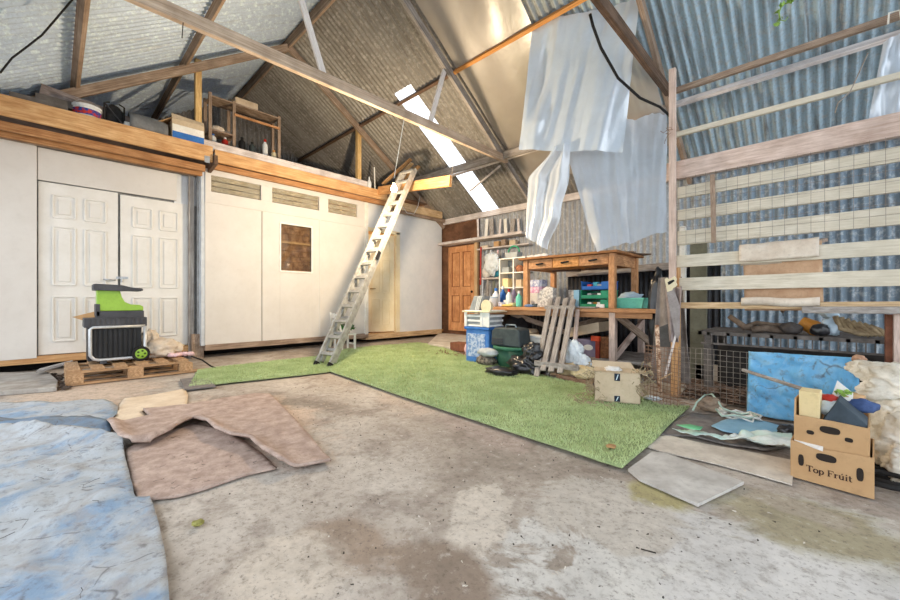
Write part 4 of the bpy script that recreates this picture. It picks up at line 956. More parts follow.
# table standing on the bench
TX0, TX1, TY0, TY1 = -3.05, -1.78, 4.62, 5.44; TZ = 1.49
t = thing('table', ((TX0+TX1)/2, (TY0+TY1)/2, BT), 'old pine table with three drawers standing on top of the workbench', 'table')
obj('tabletop', MB().box(TX0-.05, TX1+.05, TY0-.05, TY1+.06, TZ-.03, TZ), WOOD('worn_table_top', (196, 144, 98), (150, 100, 62), dirt=(96, 66, 44), dirtamt=.6), t, bevel=.006)
for x in (TX0+.035, TX1-.035):
    for y in (TY0+.035, TY1-.035): obj('leg', MB().prism([(x-.036, y-.036, TZ-.03), (x+.036, y-.036, TZ-.03), (x+.036, y+.036, TZ-.03), (x-.036, y+.036, TZ-.03)], (0, 0, -(TZ-.03-BT-.002))), wood_table, t, bevel=.004)
obj('apron', MB().box(TX0+.07, TX1-.07, TY1-.06, TY1-.035, TZ-.16, TZ-.03), wood_table, t)
for x in (TX0+.02, TX1-.05): obj('apron', MB().box(x, x+.03, TY0+.07, TY1-.07, TZ-.17, TZ-.03), wood_table, t)
dw = (TX1-TX0-.15)/3
for k in range(3):
    a = TX0+.075+k*dw; d = obj('drawer', MB().box(a+.004, a+dw-.004, TY0+.01, TY0+.45, TZ-.16, TZ-.035), WOOD('drawer_pale', (226, 172, 112), (196, 134, 78)) if k == 1 else wood_table, t, bevel=.003)
    obj('pull', MB().bar((a+dw/2-.05, TY0-.004, TZ-.105), (a+dw/2+.05, TY0-.004, TZ-.095), .03, .02), rubber, d)
for k in range(2): obj('under_rail', MB().bar((TX0+.2+k*.5, TY0+.45, TZ-.15), (TX0+.5+k*.5, TY1-.08, TZ-.15), .04, .05), wood_dark, t)
# papers and rags on the table
q = MB(); 
for k in range(4): q.blob((-2.98+.07*k, 4.75+.04*math.sin(k*2), TZ+.02), (.08, .07, .03), .4, 3, k+40, 3, .019)
obj('rag', q, paper, smooth=True, L='crumpled white rag on the left end of the high table', C='rag')
q = MB()
for k in range(6): q.prism([(-2.5+.05*k, 4.95, TZ+.004+.004*k), (-2.2+.05*k, 4.92, TZ+.004+.004*k), (-2.17+.05*k, 5.15, TZ+.004+.004*k), (-2.48+.05*k, 5.18, TZ+.004+.004*k)], (0, 0, .003))
obj('papers', q, paper, L='loose white papers on the middle of the high table', C='papers')
beam('thin_plank', (-2.25, 5.25, TZ+.03), (-1.75, 5.2, TZ+.03), .1, .02, wood_brown, L='thin brown plank lying on the back of the high table', C='plank')
beam('thin_plank', (-1.95, 5.05, TZ+.012), (-1.68, 5.5, TZ+.012), .12, .018, wood_dark, L='dark plank overhanging the right corner of the high table', C='plank')
# black sheet partition behind the bench and the rail on it
obj('black_sheet', corr_wall(-3.05, -.95, 5.95, 0, 1.36, .012, .07), black_iron, smooth=True, solid=.004, norm=False, L='black corrugated sheet standing behind the workbench', C='corrugated sheet')
obj('black_sheet', corr_wall(-4.3, -3.06, 5.9, 0, .84, .012, .07), black_iron, smooth=True, solid=.004, norm=False, L='low black corrugated sheet added to darken the left half under the bench', C='corrugated sheet')  # added sheet, its black paints the dark under the bench
beam('rail', (-3.05, 5.9, 1.33), (-1.32, 5.9, 1.37), .05, .1, wood_grey, L='weathered grey rail along the top of the black sheet', C='rail')
# ---- things on the bench
def carton(name, px0, px1, py0, Y, dep, mat, L, C, zb=BT+.003, top=None, parts=None, G=None):
    a = P(px0, py0, Y=Y); b = P(px1, py0, Y=Y); x0, x1 = a.x, b.x; z1 = P((px0+px1)/2, py0, Y=Y).z
    return obj(name, MB().box(x0, x1, Y, Y+dep, zb, z1), mat, bevel=.004, L=L, C=C, G=G), x0, x1, z1
o, x0, x1, z1 = carton('printed_box', 527, 541.5, 293, 4.8, .16, paper, 'white paper box at the bottom of the stack on the bench', 'box')
z2 = z1+.09
obj('printed_box', MB().box(x0+.005, x1-.003, 4.81, 4.96, z1+.002, z2), pink_print, bevel=.004, L='pink patterned box in the middle of the stack on the bench', C='box')
obj('printed_box', MB().box(x0+.01, x1-.0, 4.81, 4.96, z2+.002, z2+.1), lilac_print, bevel=.004, L='pale lilac patterned box topmost of the stack on the bench', C='box')
def paper_bag(px0, px1, py, Y, L, mat=speckled, seed=0):
    a = P(px0, 300, Y=Y).x; b = P(px1, 300, Y=Y).x; z = P((px0+px1)/2, py, Y=Y).z; w = b-a
    q = MB().prism([(a, Y, BT+.003), (b, Y, BT+.003), (b-.01, Y+.02, z-.03), ((a+b)/2, Y+.05, z), (a+.02, Y+.03, z-.06)], (0, .1, 0))
    return obj('paper_bag', q, mat, bevel=.008, L=L, C='paper bag')
paper_bag(537, 553, 286, 4.62, 'tall speckled paper bag on the bench behind the slatted frame')
a = P(577, 296, Y=4.85)
obj('milk_carton', MB().box(a.x-.05, a.x+.03, 4.85, 4.93, BT+.003, P(577, 290, Y=4.85).z), sky_plastic, bevel=.004, L='pale blue carton standing left of the stacked trays', C='carton')
def tray(x0, x1, y0, y1, z0, h, mat, L):
    t = thing('stacking_tray', ((x0+x1)/2, (y0+y1)/2, z0), L, 'tray', 'stacking trays on the bench')
    q = MB().box(x0, x1, y0, y1, z0, z0+.008)
    q.box(x0, x0+.008, y0, y1, z0+.008, z0+h).box(x1-.008, x1, y0, y1, z0+.008, z0+h).box(x0+.008, x1-.008, y1-.008, y1, z0+.008, z0+h).box(x0+.008, x1-.008, y0, y0+.008, z0+.008, z0+h*.45)
    q.box(x1-.1, x1-.008, y0-.001, y0+.01, z0+.008, z0+h)
    obj('tray_shell', q, mat, t, bevel=.003)
    obj('rim', MB().box(x0-.006, x0+.012, y0-.004, y1+.004, z0+h, z0+h+.008).box(x1-.012, x1+.006, y0-.004, y1+.004, z0+h, z0+h+.008), mat, t)
    return t
ta = P(580, 290, Y=4.78).x; tb = P(608, 290, Y=4.78).x
trays = []
for k, (m, L) in enumerate(((tray_green, 'green stacking tray at the bottom of the pile on the bench'), (tray_green, 'green stacking tray in the middle of the pile on the bench'), (royal_plastic, 'blue stacking tray on top of the pile on the bench'))):
    tray(ta, tb, 4.78+.02*k, 5.1, BT+.004+k*.115, .1, m, L)
rn = random.Random(8)
junk_mats = [white_plastic, turq, amber, grey_plastic, paper, slate_plastic, red_paint]
for k in range(3):
    for j in range(4):
        z = BT+.018+k*.115; x = ta+.05+(tb-ta-.1)*(j+.3)/4; m = junk_mats[(k*3+j*2) % 7]
        nm = ['white', 'turquoise', 'amber', 'grey', 'cream', 'slate', 'red'][(k*3+j*2) % 7]
        obj('hardware_pack', MB().box(x, x+.055, 4.84+.03*(j % 2), 4.9+.03*(j % 2), z, z+.055+.03*(j % 2)*(k == 2)), m, bevel=.004,
            L='small %s packet in the %s stacking tray, %s from its left end' % (nm, ['bottom green', 'middle green', 'top blue'][k], ['first', 'second', 'third', 'fourth'][j]), C='packet', G='packets in the stacking trays')
a = P(613, 300, Y=4.72).x; b = P(644, 300, Y=4.72).x
t = thing('storage_tub', ((a+b)/2, 4.85, BT), 'mint green plastic tub on the right end of the bench', 'tub')
zt_ = BT+.115
q = MB().prism([(a+.03, 4.73, BT+.003), (b-.03, 4.73, BT+.003), (b, 4.71, zt_), (a, 4.71, zt_)], (0, .01, 0)).prism([(a+.03, 4.99, BT+.003), (b-.03, 4.99, BT+.003), (b, 5.0, zt_), (a, 5.0, zt_)], (0, .01, 0))
q.prism([(a+.03, 4.73, BT+.003), (a+.03, 4.99, BT+.003), (a, 5.0, zt_), (a, 4.72, zt_)], (.01, 0, 0)).prism([(b-.03, 4.73, BT+.003), (b-.03, 4.99, BT+.003), (b, 5.0, zt_), (b, 4.72, zt_)], (-.01, 0, 0)).box(a+.03, b-.03, 4.73, 5.0, BT+.003, BT+.012)
obj('tub_body', q, mint_plastic, t)
obj('rim', MB().box(a-.012, b+.012, 4.695, 4.72, zt_-.012, zt_+.01).box(a-.012, b+.012, 4.995, 5.02, zt_-.012, zt_+.01).box(a-.012, a+.01, 4.7, 5.01, zt_-.012, zt_+.01).box(b-.01, b+.012, 4.7, 5.01, zt_-.012, zt_+.01), mint_plastic, t, bevel=.004)
obj('clear_bag', MB().blob(((a+b)/2-.02, 4.86, zt_+.0), (.13, .1, .08), .4, 3, 14, 3), blue_glass, smooth=True, L='crumpled clear plastic bag lying in the mint tub', C='bag')
# bottles and clutter at the left of the bench
def bottle(px, pyt, Y, r, m, cap, L, z=BT+.003, nm='spray_bottle'):
    p = P(px, pyt, Y=Y); h = p.z-z; t = thing(nm, (p.x, Y, z), L, 'bottle', 'bottles on the workbench')
    obj('body', MB().lathe((p.x, Y, z), [(r*.95, 0), (r, h*.06), (r, h*.62), (r*.4, h*.78), (r*.36, h*.84)], 14), m, t, smooth=True)
    obj('cap', MB().lathe((p.x, Y, z+h*.84), [(r*.45, 0), (r*.45, h*.13), (r*.3, h*.16), (0, h*.16)], 12), cap, t)
    return t
bottle(496, 288, 4.75, .055, white_plastic, blue_plastic, 'white bottle with blue cap at the left end of the bench', nm='plastic_bottle')
bottle(503, 286, 4.9, .05, royal_plastic, white_plastic, 'blue bottle with white cap standing before the white shelf unit', nm='plastic_bottle')
bottle(509, 289, 4.7, .045, white_plastic, red_paint, 'white bottle with red cap on the bench, mid left', nm='plastic_bottle')
bottle(514, 286, 4.85, .045, purple_box, white_plastic, 'mauve bottle with white cap on the bench before the shelf', nm='plastic_bottle')
bottle(519, 291, 4.66, .045, mint_plastic, white_plastic, 'mint bottle beside the left table leg on the bench', nm='plastic_bottle')
a = P(491, 296, Y=4.62)
t = thing('paint_pot', (a.x, 4.65, BT), 'round white lidded pot at the far left of the bench', 'pot')
obj('pot_body', MB().lathe((a.x, 4.65, BT+.003), [(.07, 0), (.078, .13)], 20), white_plastic, t); obj('lid', MB().lathe((a.x, 4.65, BT+.13), [(.083, 0), (.083, .02), (0, .022)], 20), blue_glass, t)
a = P(507, 298, Y=4.58)
obj('yellow_cloth', MB().blob((a.x, 4.6, BT+.02), (.09, .05, .02), .4, 3, 3, 3, .019), M('pale_yellow_cloth', (236, 220, 130), (210, 190, 100)), smooth=True, L='pale yellow cloth on the bench edge', C='cloth')
a = P(530, 299, Y=4.6)
obj('blue_gloves', MB().blob((a.x-.03, 4.62, BT+.02), (.07, .05, .02), .4, 3, 6, 3, .019), M('blue_grey_glove', (120, 150, 190), (90, 116, 156)), smooth=True, L='blue grey gloves on the bench below the pink box', C='gloves')
packs = [(490, 4.95, .1, .16, white_plastic, 'white'), (494, 5.1, .08, .2, royal_plastic, 'royal blue'), (500, 4.62, .07, .07, lilac_print, 'lilac printed'), (505, 4.7, .06, .1, paper, 'white paper'), (508, 5.05, .09, .14, purple_box, 'mauve'), (511, 4.6, .06, .06, card_cream, 'cream'),
         (516, 4.75, .07, .12, pink_print, 'pink printed'), (521, 4.95, .07, .1, grey_plastic, 'grey'), (534, 4.62, .08, .05, slate_plastic, 'slate'), (543, 4.95, .09, .16, cream_plastic, 'pale cream'), (548, 5.1, .08, .22, M('rose_pack', (206, 120, 110), (180, 96, 88)), 'rose'), (571, 5.0, .09, .24, speckled, 'speckled'), (600, 4.62, .1, .05, paper, 'flat white'), (606, 4.64, .06, .09, tray_green, 'small green')]
for (px, Y, w_, h_, m_, nm_) in packs:
    p = P(px, 300, Y=Y); obj('packet', MB().box(p.x-w_/2, p.x+w_/2, Y, Y+.08, BT+.003, BT+h_), m_, bevel=.008, L='%s packet among the clutter on the workbench' % nm_, C='packet', G='packets on the workbench')
p = P(490, 262, Y=6.6); obj('hanging_bag', MB().blob((p.x, 6.66, p.z-.02), (.2, .06, .24), .3, 2.5, 91, 4), white_film, smooth=True, L='white plastic bag hanging on the back wall between the wall shelves', C='bag')
# small white shelf unit on the bench
Yw = 5.35; a, b = P(499, 260, Y=Yw).x, P(525, 260, Y=Yw).x; zt_ = P(512, 258, Y=Yw).z
t = thing('cube_shelf', ((a+b)/2, Yw+.12, BT), 'small white cubby shelf unit standing at the back of the bench', 'shelf unit')
for x in (a, (a+b)/2+.02, b-.02): obj('side_panel', MB().box(x, x+.022, Yw, Yw+.24, BT+.003, zt_), white_paint, t)
for z in (BT+.02, BT+.3, BT+.55, zt_-.01): obj('shelf_board', MB().box(a, b+.002, Yw+.002, Yw+.238, z, z+.018), white_paint, t)
obj('back_panel', MB().box(a, b, Yw+.238, Yw+.245, BT+.003, zt_), grey_plastic, t)
def lump(name, p, r, m, L, C, seed=1, fl=None, amp=.25): return obj(name, MB().blob(p, r, amp, 2.5, seed, 3, fl), m, smooth=True, L=L, C=C)
mx = (a+b)/2
lump('cloth_bundle', (mx+.09, Yw+.1, BT+.318+.25+.06), (.07, .07, .06), M('rusty_cloth', (186, 128, 96), (150, 96, 70)), 'rust brown bundle in the upper right cubby of the white shelf unit', 'bundle', 2)
obj('craft_box', MB().box(a+.05, a+.17, Yw+.03, Yw+.15, BT+.32, BT+.47), card_cream, bevel=.004, L='cream box low in the left cubby of the white shelf unit', C='box')
obj('craft_box', MB().box(mx+.06, mx+.17, Yw+.03, Yw+.15, BT+.32, BT+.44), card_pale, bevel=.004, L='pale brown box in the middle right cubby of the white shelf', C='box')
obj('craft_box', MB().box(a+.04, a+.18, Yw+.03, Yw+.15, BT+.57, BT+.66), grey_plastic, bevel=.004, L='grey box in the upper left cubby of the white shelf', C='box')
# basket with teal handle on top of it
a2, b2 = P(504, 258, Y=Yw).x, P(517, 258, Y=Yw).x; zz = zt_+.01; zh = P(510, 252, Y=Yw).z
t = thing('carry_basket', ((a2+b2)/2, Yw+.1, zz), 'grey basket with a teal hoop handle on the white shelf unit', 'basket')
obj('basket_body', MB().prism([(a2+.02, Yw+.02, zz), (b2-.02, Yw+.02, zz), (b2, Yw+.02, zh), (a2, Yw+.02, zh)], (0, .16, 0)), grey_plastic, t, bevel=.01)
obj('handle', MB().tube([((a2+b2)/2+(b2-a2)*.42*math.cos(q), Yw+.1, zh+.11*math.sin(q)) for q in [math.pi*k/10 for k in range(11)]], .014, 8), tray_green, t, smooth=True)
# back wall shelves and what hangs there
Yk = 6.75
def rail(px0, px1, py0, L, h=.05, d=.16, m=wood_lilac):
    a = P(px0, py0, Y=Yk); b = P(px1, py0, Y=Yk); return obj('wall_shelf', MB().box(a.x, b.x, Yk-.02, YB-.03, a.z-h, a.z), m, bevel=.004, L=L, C='shelf')
rail(477, 529, 249, 'upper plank shelf on the back wall beside the pine door', .03)
rail(480, 502, 278, 'lower plank shelf on the back wall behind the white cubbies', .04)
zs1 = P(477, 249, Y=Yk).z; zs2 = P(480, 278, Y=Yk).z
for k, (px, w, h, m, L) in enumerate(((484, .2, .06, cloth_white, 'cream rolled cloth on the upper wall shelf, nearest the door'), (496, .14, .12, card, 'brown carton on the upper wall shelf'), (503, .12, .14, wood_brown, 'small wooden box on the upper wall shelf right of the carton'), (512, .16, .1, card_pale, 'pale carton at the right of the upper wall shelf'))):
    x = P(px, 245, Y=Yk).x; obj('shelf_carton', MB().box(x-w/2, x+w/2, Yk, Yk+.12, zs1+.002, zs1+h), m, bevel=.01, L=L, C='carton')
lump('turquoise_can', (P(494, 270, Y=Yk).x, Yk+.05, zs2+.1), (.12, .08, .1), turq, 'turquoise watering can on the lower wall shelf', 'can', 4, .098)
lump('white_bundle', (P(485, 270, Y=Yk).x, Yk+.06, zs2+.13), (.12, .07, .13), paper, 'white paper bundle on the lower wall shelf', 'bundle', 5, .128)
for k, (px, z0, z1, r, m, L, nm) in enumerate(((481, 247, 285, .018, red_paint, 'red handled tool hanging beside the pine door', 'garden_tool'), (487, 250, 268, .03, grey_plastic, 'grey pipe hanging on the back wall', 'pipe'), (491, 250, 264, .022, metal_zinc, 'thin steel tool hanging on the back wall', 'garden_tool'), (498, 250, 262, .02, pink_cloth, 'pale pink strap hanging below the upper wall shelf', 'strap'),
        (483, 280, 300, .03, metal_zinc, 'steel pipe standing below the lower wall shelf', 'pipe'), (488, 280, 302, .03, wood_grey, 'grey stake standing below the lower wall shelf', 'stake'), (494, 281, 302, .035, olive_board, 'olive stake standing under the turquoise can', 'stake'))):
    a = P(px, z0, Y=6.7); b = P(px-.5, z1, Y=6.7); obj(nm, MB().tube([a, b], r, 10), m, smooth=False, L=L, C=nm.replace('_', ' '))
for k, px in enumerate((478.5, 486, 492, 499.5, 506, 512, 519)):
    a = P(px, 238, Y=6.8); b = P(px+(1.5 if k % 2 else -.5), 219, Y=6.85)
    obj('leaning_batten', MB().bar((a.x, 6.8, lz+.022), (b.x, 6.84, b.z), .05+.03*(k % 3), .02, (0, 1, 0)), [wood_lilac, white_paint, wood_grey][k % 3], L='pale batten leaning on the ledge above the pine door, %s from the left' % ['first', 'second', 'third', 'fourth', 'fifth', 'sixth', 'seventh'][k], C='batten', G='battens on the ledge')
# ================================================================ IN FRONT OF / UNDER THE BENCH
# blue storage box
bx = P(465, 358, Z=0); 
X0, X1, Y0_, Y1_ = P(466, 362, Z=0).x, P(492, 365, Z=0).x+.03, 4.12, 4.5
Zb = P(480, 327, Y=4.12).z
t = thing('storage_box', ((X0+X1)/2, 4.3, 0), 'blue plastic storage box with mottled grey contents, under the laundry basket', 'storage box')
obj('box_body', MB().prism([(X0+.02, Y0_+.02, .016), (X1-.02, Y0_+.02, .016), (X1-.02, Y1_-.02, .016), (X0+.02, Y1_-.02, .016)], (0, 0, Zb-.05)), M('translucent_blue_plastic', (86, 140, 204), (62, 116, 190), scale=8, rough=.4), t, bevel=.02)
obj('front_window', MB().box(X0+.06, X1-.08, Y0_+.014, Y0_+.02, .1, Zb-.1), M('mottled_contents', (188, 202, 224), (104, 138, 190), scale=22, lo=.44, hi=.56), t)
obj('lid', MB().box(X0, X1, Y0_, Y1_, Zb-.045, Zb-.004), blue_plastic, t, bevel=.012)
# laundry basket
bz = Zb; bt = P(480, 311, Y=4.12).z
t = thing('laundry_basket', ((X0+X1)/2, 4.3, bz), 'white slotted laundry basket standing on the blue storage box', 'basket')
q = MB(); s = .04
for k in range(4):
    z = bz+(bt-bz)*k/3.3; h = (bt-bz)*.13; e = .03*(1-k/3.5)
    q.box(X0+e, X1-e, Y0_+e, Y0_+e+.01, z, z+h).box(X0+e, X1-e, Y1_-e-.01, Y1_-e, z, z+h).box(X0+e, X0+e+.01, Y0_+e, Y1_-e, z, z+h).box(X1-e-.01, X1-e, Y0_+e, Y1_-e, z, z+h)
for x in (X0+.02, X0+(X1-X0)*.68, X1-.03): q.box(x-.015, x+.03, Y0_+.004, Y0_+.02, bz, bt)
q.box(X0+(X1-X0)*.68, X1-.01, Y0_+.01, Y0_+.02, bz+.01, bt-.02); q.box(X0+.02, X1-.02, Y0_+.02, Y1_-.02, bz+.002, bz+.012)
obj('basket_body', q, white_plastic, t, bevel=.003)
obj('rim', MB().box(X0-.02, X1+.02, Y0_-.02, Y0_+.012, bt-.02, bt).box(X0-.02, X1+.02, Y1_-.012, Y1_+.02, bt-.02, bt).box(X0-.02, X0+.012, Y0_, Y1_, bt-.02, bt).box(X1-.012, X1+.02, Y0_, Y1_, bt-.02, bt), cream_plastic, t, bevel=.006)
obj('folded_linen', MB().box(X0+.03, X1-.03, Y0_+.03, Y1_-.03, bz+.014, bt-.05), grey_plastic, bevel=.02, L='grey folded cloths filling the laundry basket', C='linen')
ct = P(474, 296, Y=4.2)
t = thing('plastic_crate', (ct.x, 4.25, bt), 'tilted grey louvred crate lying in the top of the laundry basket', 'crate')
q = MB(); d = Vector((.12, 0, .99)).normalized()
c0 = Vector((ct.x-.08, 4.16, bt-.03)); top = ct.z-bt+.03
q.prism([c0, c0+Vector((.2, 0, 0)), c0+Vector((.29, 0, top)), c0+Vector((.11, 0, top))], (0, .16, 0))
obj('crate_shell', q, grey_plastic, t, bevel=.01)
for k in range(3): obj('rib', MB().bar(c0+Vector((.14+.025*k, -.006, .02)), c0+Vector((.2+.028*k, -.006, top-.01)), .012, .01, (0, 1, 0)), white_plastic, t)
cb = P(486.5, 307, Y=4.13)
t = thing('mixing_bowl', (cb.x, 4.17, bt-.03), 'cream plastic bowl standing on its side in the laundry basket', 'bowl')
r = .085
obj('bowl_shell', MB().lathe((cb.x, 4.12, cb.z+.01), [(r*.05, .0), (r*.9, .005), (r, .012), (r*.95, .03), (r*.6, .1), (0, .11)], 28, 'Y'), cream_plastic, t, smooth=True)
obj('rim', MB().lathe((cb.x, 4.118, cb.z+.01), [(r*.95, 0), (r*1.05, 0), (r*1.05, .012), (r*.95, .012)], 28, 'Y'), cream_plastic, t)
# green tub with dark toolbox
g0, g1 = P(486, 350, Y=4.05).x, P(524, 350, Y=4.05).x; gc = (g0+g1)/2; gr = (g1-g0)/2; gz = P(505, 346, Y=4.05).z
t = thing('garden_tub', (gc, 4.25, 0), 'dark green garden tub under the slate toolbox', 'tub')
obj('tub_body', MB().lathe((gc, 4.27, .016), [(gr*.72, 0), (gr*.78, .02), (gr*.93, gz-.05), (gr*.9, gz-.05), (gr*.72, .03), (0, .03)], 32, 'Z', 1, .75), tub_green, t, smooth=True)
obj('rim', MB().lathe((gc, 4.27, gz-.06), [(gr*.9, 0), (gr*1.0, .0), (gr*1.02, .04), (gr*.94, .045), (gr*.9, .02)], 32, 'Z', 1, .75), M('green_rim', (64, 122, 96), (52, 104, 82)), t, smooth=True)
k0, k1 = P(491, 340, Y=4.12).x, P(520, 340, Y=4.12).x; kz0, kz1 = gz-.015, P(505, 328, Y=4.12).z
t = thing('tool_box', ((k0+k1)/2, 4.28, kz0), 'slate grey tool box with ribbed front on the green tub', 'tool box')
obj('case', MB().prism([(k0, 4.12, kz0), (k1, 4.12, kz0), (k1-.02, 4.12, kz1-.03), (k1-.06, 4.12, kz1), (k0+.06, 4.12, kz1), (k0+.01, 4.12, kz1-.05)], (0, .26, 0)), slate_plastic, t, bevel=.015)
for k in range(3): obj('rib', MB().box(k0+.02, k0+.2, 4.108, 4.121, kz0+.025+k*.03, kz0+.038+k*.03), dark_plastic, t)
obj('handle', MB().tube([((k0+k1)/2-.09, 4.25, kz1-.005), ((k0+k1)/2-.07, 4.25, kz1+.035), ((k0+k1)/2+.07, 4.25, kz1+.035), ((k0+k1)/2+.09, 4.25, kz1-.005)], .011, 8), M('pale_slate', (150, 162, 168), (128, 140, 146)), t, smooth=True)
# bags in front
p = P(496, 356, Z=.1); p = P(496, 366, Z=0)
lump('cushion_bag', (p.x-.06, p.y-.1, .19), (.16, .09, .06), M('pale_grey_bag', (196, 202, 204), (160, 166, 170), scale=9), 'pale grey padded bag lying before the green tub', 'bag', 31)
lump('net_sack', (p.x-.09, p.y-.1, .08), (.17, .09, .07), M('dark_mottled_net', (134, 126, 112), (60, 56, 54), scale=24, lo=.4, hi=.6), 'dark mottled net sack under the pale grey padded bag', 'sack', 32, .066)
p = P(497, 377, Z=0)
lump('bin_bag', (p.x, p.y+.08, .055), (.2, .1, .05), black_film, 'small flat black bin bag on the turf edge', 'bin bag', 33, .04, .5)
q = MB(); p = P(524, 377, Z=0)
q.blob((p.x-.08, p.y+.16, .1), (.24, .13, .13), .5, 2.6, 34, 4, .085).blob((p.x+.0, p.y+.2, .22), (.13, .1, .16), .45, 2.4, 36, 4)
obj('bin_bag', q, black_film, smooth=True, L='large black bin bag slumped against the slatted frame', C='bin bag')
lump('bin_bag', (P(508, 322, Y=4.75).x, 4.85, .48), (.3, .15, .22), black_film, 'black bin bag heaped in the dark under the bench', 'bin bag', 35, .3, .35)
obj('storage_crate', MB().box(P(497, 330, Y=4.72).x, P(522, 330, Y=4.72).x, 4.7, 5.1, .0, .2), dark_plastic, bevel=.01, L='dark crate on the floor under the heaped black bag', C='crate')
lump('blue_parcel', (P(521, 340, Y=4.5).x, 4.55, .35), (.09, .08, .12), M('pale_blue_wrap', (150, 170, 214), (110, 130, 180), scale=12), 'pale blue wrapped parcel right of the tool box', 'parcel', 37)
obj('lidded_drum', MB().lathe((P(528, 331, Y=4.75).x, 4.8, .36), [(.12, 0), (.13, .08), (.1, .12), (0, .13)], 20), card_pale, smooth=False, L='small round tan drum in the dark under the bench', C='drum')
# white drawer boxes under the bench
a, b = P(523.5, 340, Y=4.42).x, P(541, 340, Y=4.42).x; zt_ = P(532, 335.5, Y=4.42).z; zm = P(532, 344.5, Y=4.42).z
t = thing('lidded_box', ((a+b)/2, 4.5, zm), 'white lidded box on a pale carton under the bench', 'box')
obj('box_body', MB().box(a+.01, b-.01, 4.42, 4.6, zm, zt_-.03), white_paint, t, bevel=.006); obj('lid', MB().box(a, b, 4.41, 4.61, zt_-.03, zt_), white_plastic, t, bevel=.004)
obj('carton', MB().box(a+.01, b+.02, 4.42, 4.62, .0, zm-.002), M('printed_pale_carton', (204, 200, 200), (150, 146, 156), scale=16, lo=.42, hi=.58), bevel=.004, L='pale printed carton under the white lidded box', C='carton')
# slatted grey frame
t = thing('slatted_frame', (-2.35, 3.9, 0), 'weathered grey slatted wooden frame leaning on the workbench', 'slatted frame')
fl, fr = P(534, 378, Z=.0), P(556, 380, Z=0)
ul, ur = P(550, 304, Y=4.46), P(575, 304, Y=4.46)
fy = 3.86
bl = [P(px, 378, Y=fy) for px in (536.5, 543, 551, 560)]; tl_ = [P(px, 303, Y=4.44) for px in (549.5, 557, 564.5, 572)]
for k in range(4):
    a = Vector((bl[k].x, fy, .018 if k in (0,) else .1)); b = Vector((tl_[k].x, 4.44, BT+.02)); beam('slat', a, b+(b-a)*(.12+.02*((k*2) % 3)), .065, .025, wood_grey, t, up=(0, -1, .6))
for k in range(4):
    a = Vector((bl[k].x+.035, fy+.1, .018 if k in (0, 3) else .12)); b = Vector((tl_[k].x+.035, 4.46, BT-.0)); beam('rear_slat', a+Vector((.02, .06, 0)), b+Vector((.02, .02, -.02)), .045, .03, wood_pink if k == 3 else wood_grey, t, up=(0, -1, .6))
zc = P(550, 365, Y=fy+.03).z
obj('cross_rail', MB().box(bl[0].x-.05, bl[3].x+.2, fy+.03, fy+.055, zc-.03, zc+.03), wood_grey, t, bevel=.003)
obj('cross_rail', MB().box(tl_[0].x-.06, tl_[3].x+.05, 4.415, 4.435, BT-.015, BT+.03), wood_grey, t, bevel=.003)
# stuff to the right of it
q = MB(); p = P(574, 360, Y=4.15)
q.blob((p.x-.02, 4.18, .26), (.12, .08, .17), .35, 2.5, 51, 4).blob((p.x+.09, 4.16, .2), (.09, .07, .09), .4, 2.5, 52, 4)
obj('carrier_bag', q, white_film, smooth=True, L='white plastic carrier bag beside the slatted frame', C='bag')
q = MB(); 
q.prism([tuple(P(px, py, Z=0)) for px, py in ((556, 378), (592, 387), (596, 377), (562, 371))], (0, 0, .05))
obj('broken_board', q, WOOD('split_board', (196, 158, 128), (150, 116, 92)), bevel=.006, L='split brown board on the turf edge below the paper sacks', C='board')
p = P(568, 372, Y=4.0)
sack = M('tan_paper_sack', (204, 184, 150), (168, 146, 112), scale=9, bump=.4)
lump('paper_sack', (P(567, 370, Y=4.05).x, 4.05, .115), (.12, .09, .075), sack, 'tan paper sack nearest the slatted frame foot', 'sack', 53, None, .3)
lump('paper_sack', (P(583, 372, Y=3.95).x, 3.98, .12), (.15, .1, .075), M('cream_paper_sack', (228, 210, 172), (196, 174, 132), scale=9, bump=.4), 'larger cream paper sack left of the cut cardboard box', 'sack', 54, None, .3)
# boxes on the low shelf under the bench
a, b = P(573, 350, Y=4.6).x, P(597, 350, Y=4.6).x
zt_ = P(585, 340, Y=4.6).z
obj('pallet_board', MB().box(-2.75, -2.36, 4.55, 5.2, .0, .17), wood_brown, bevel=.005, L='low brown board stack under the bench behind the white bag', C='board')
t = thing('cat_food_box', ((a+b)/2, 4.75, .2), 'dusty purple carton with an oval white label under the bench', 'box')
obj('carton', MB().box(a, b, 4.65, 4.95, .192, zt_), purple_box, t, bevel=.005)
lc = P(588, 347.5, Y=4.64)
obj('oval_label', MB().lathe((lc.x, 4.645, lc.z), [(.06, 0), (.06, .006), (0, .006)], 24, 'Y', .6, 1), white_plastic, t)
a2, b2 = P(573, 334, Y=4.85).x, P(605, 334, Y=4.85).x
R = Matrix.Rotation(.14, 3, 'Y')
zlo = zt_+.005
c = MB().prism([(a2, 4.68, zlo), (b2, 4.68, zlo+.1), (b2-.01, 4.68, zlo+.22), (a2+.0, 4.68, zlo+.12)], (0, .35, 0))
obj('flat_carton', c, card_pale, bevel=.004, L='pale brown carton lying tilted on the purple box under the bench', C='carton')
a, b = P(592, 345, Y=4.62).x, P(600, 345, Y=4.62).x
t = thing('red_tool', ((a+b)/2, 4.62, .19), 'orange red plastic tool stand in the dark under the bench', 'tool')
obj('post', MB().box((a+b)/2+.0, b-.005, 4.6, 4.63, .192, P(596, 338, Y=4.62).z), M('dull_red', (170, 70, 50), (140, 54, 40)), t); obj('head', MB().box(a, b, 4.585, 4.64, P(596, 341, Y=4.62).z, P(596, 336, Y=4.62).z), orange_paint, t, bevel=.004)
a, b = P(600, 345, Y=4.66).x, P(609, 345, Y=4.66).x
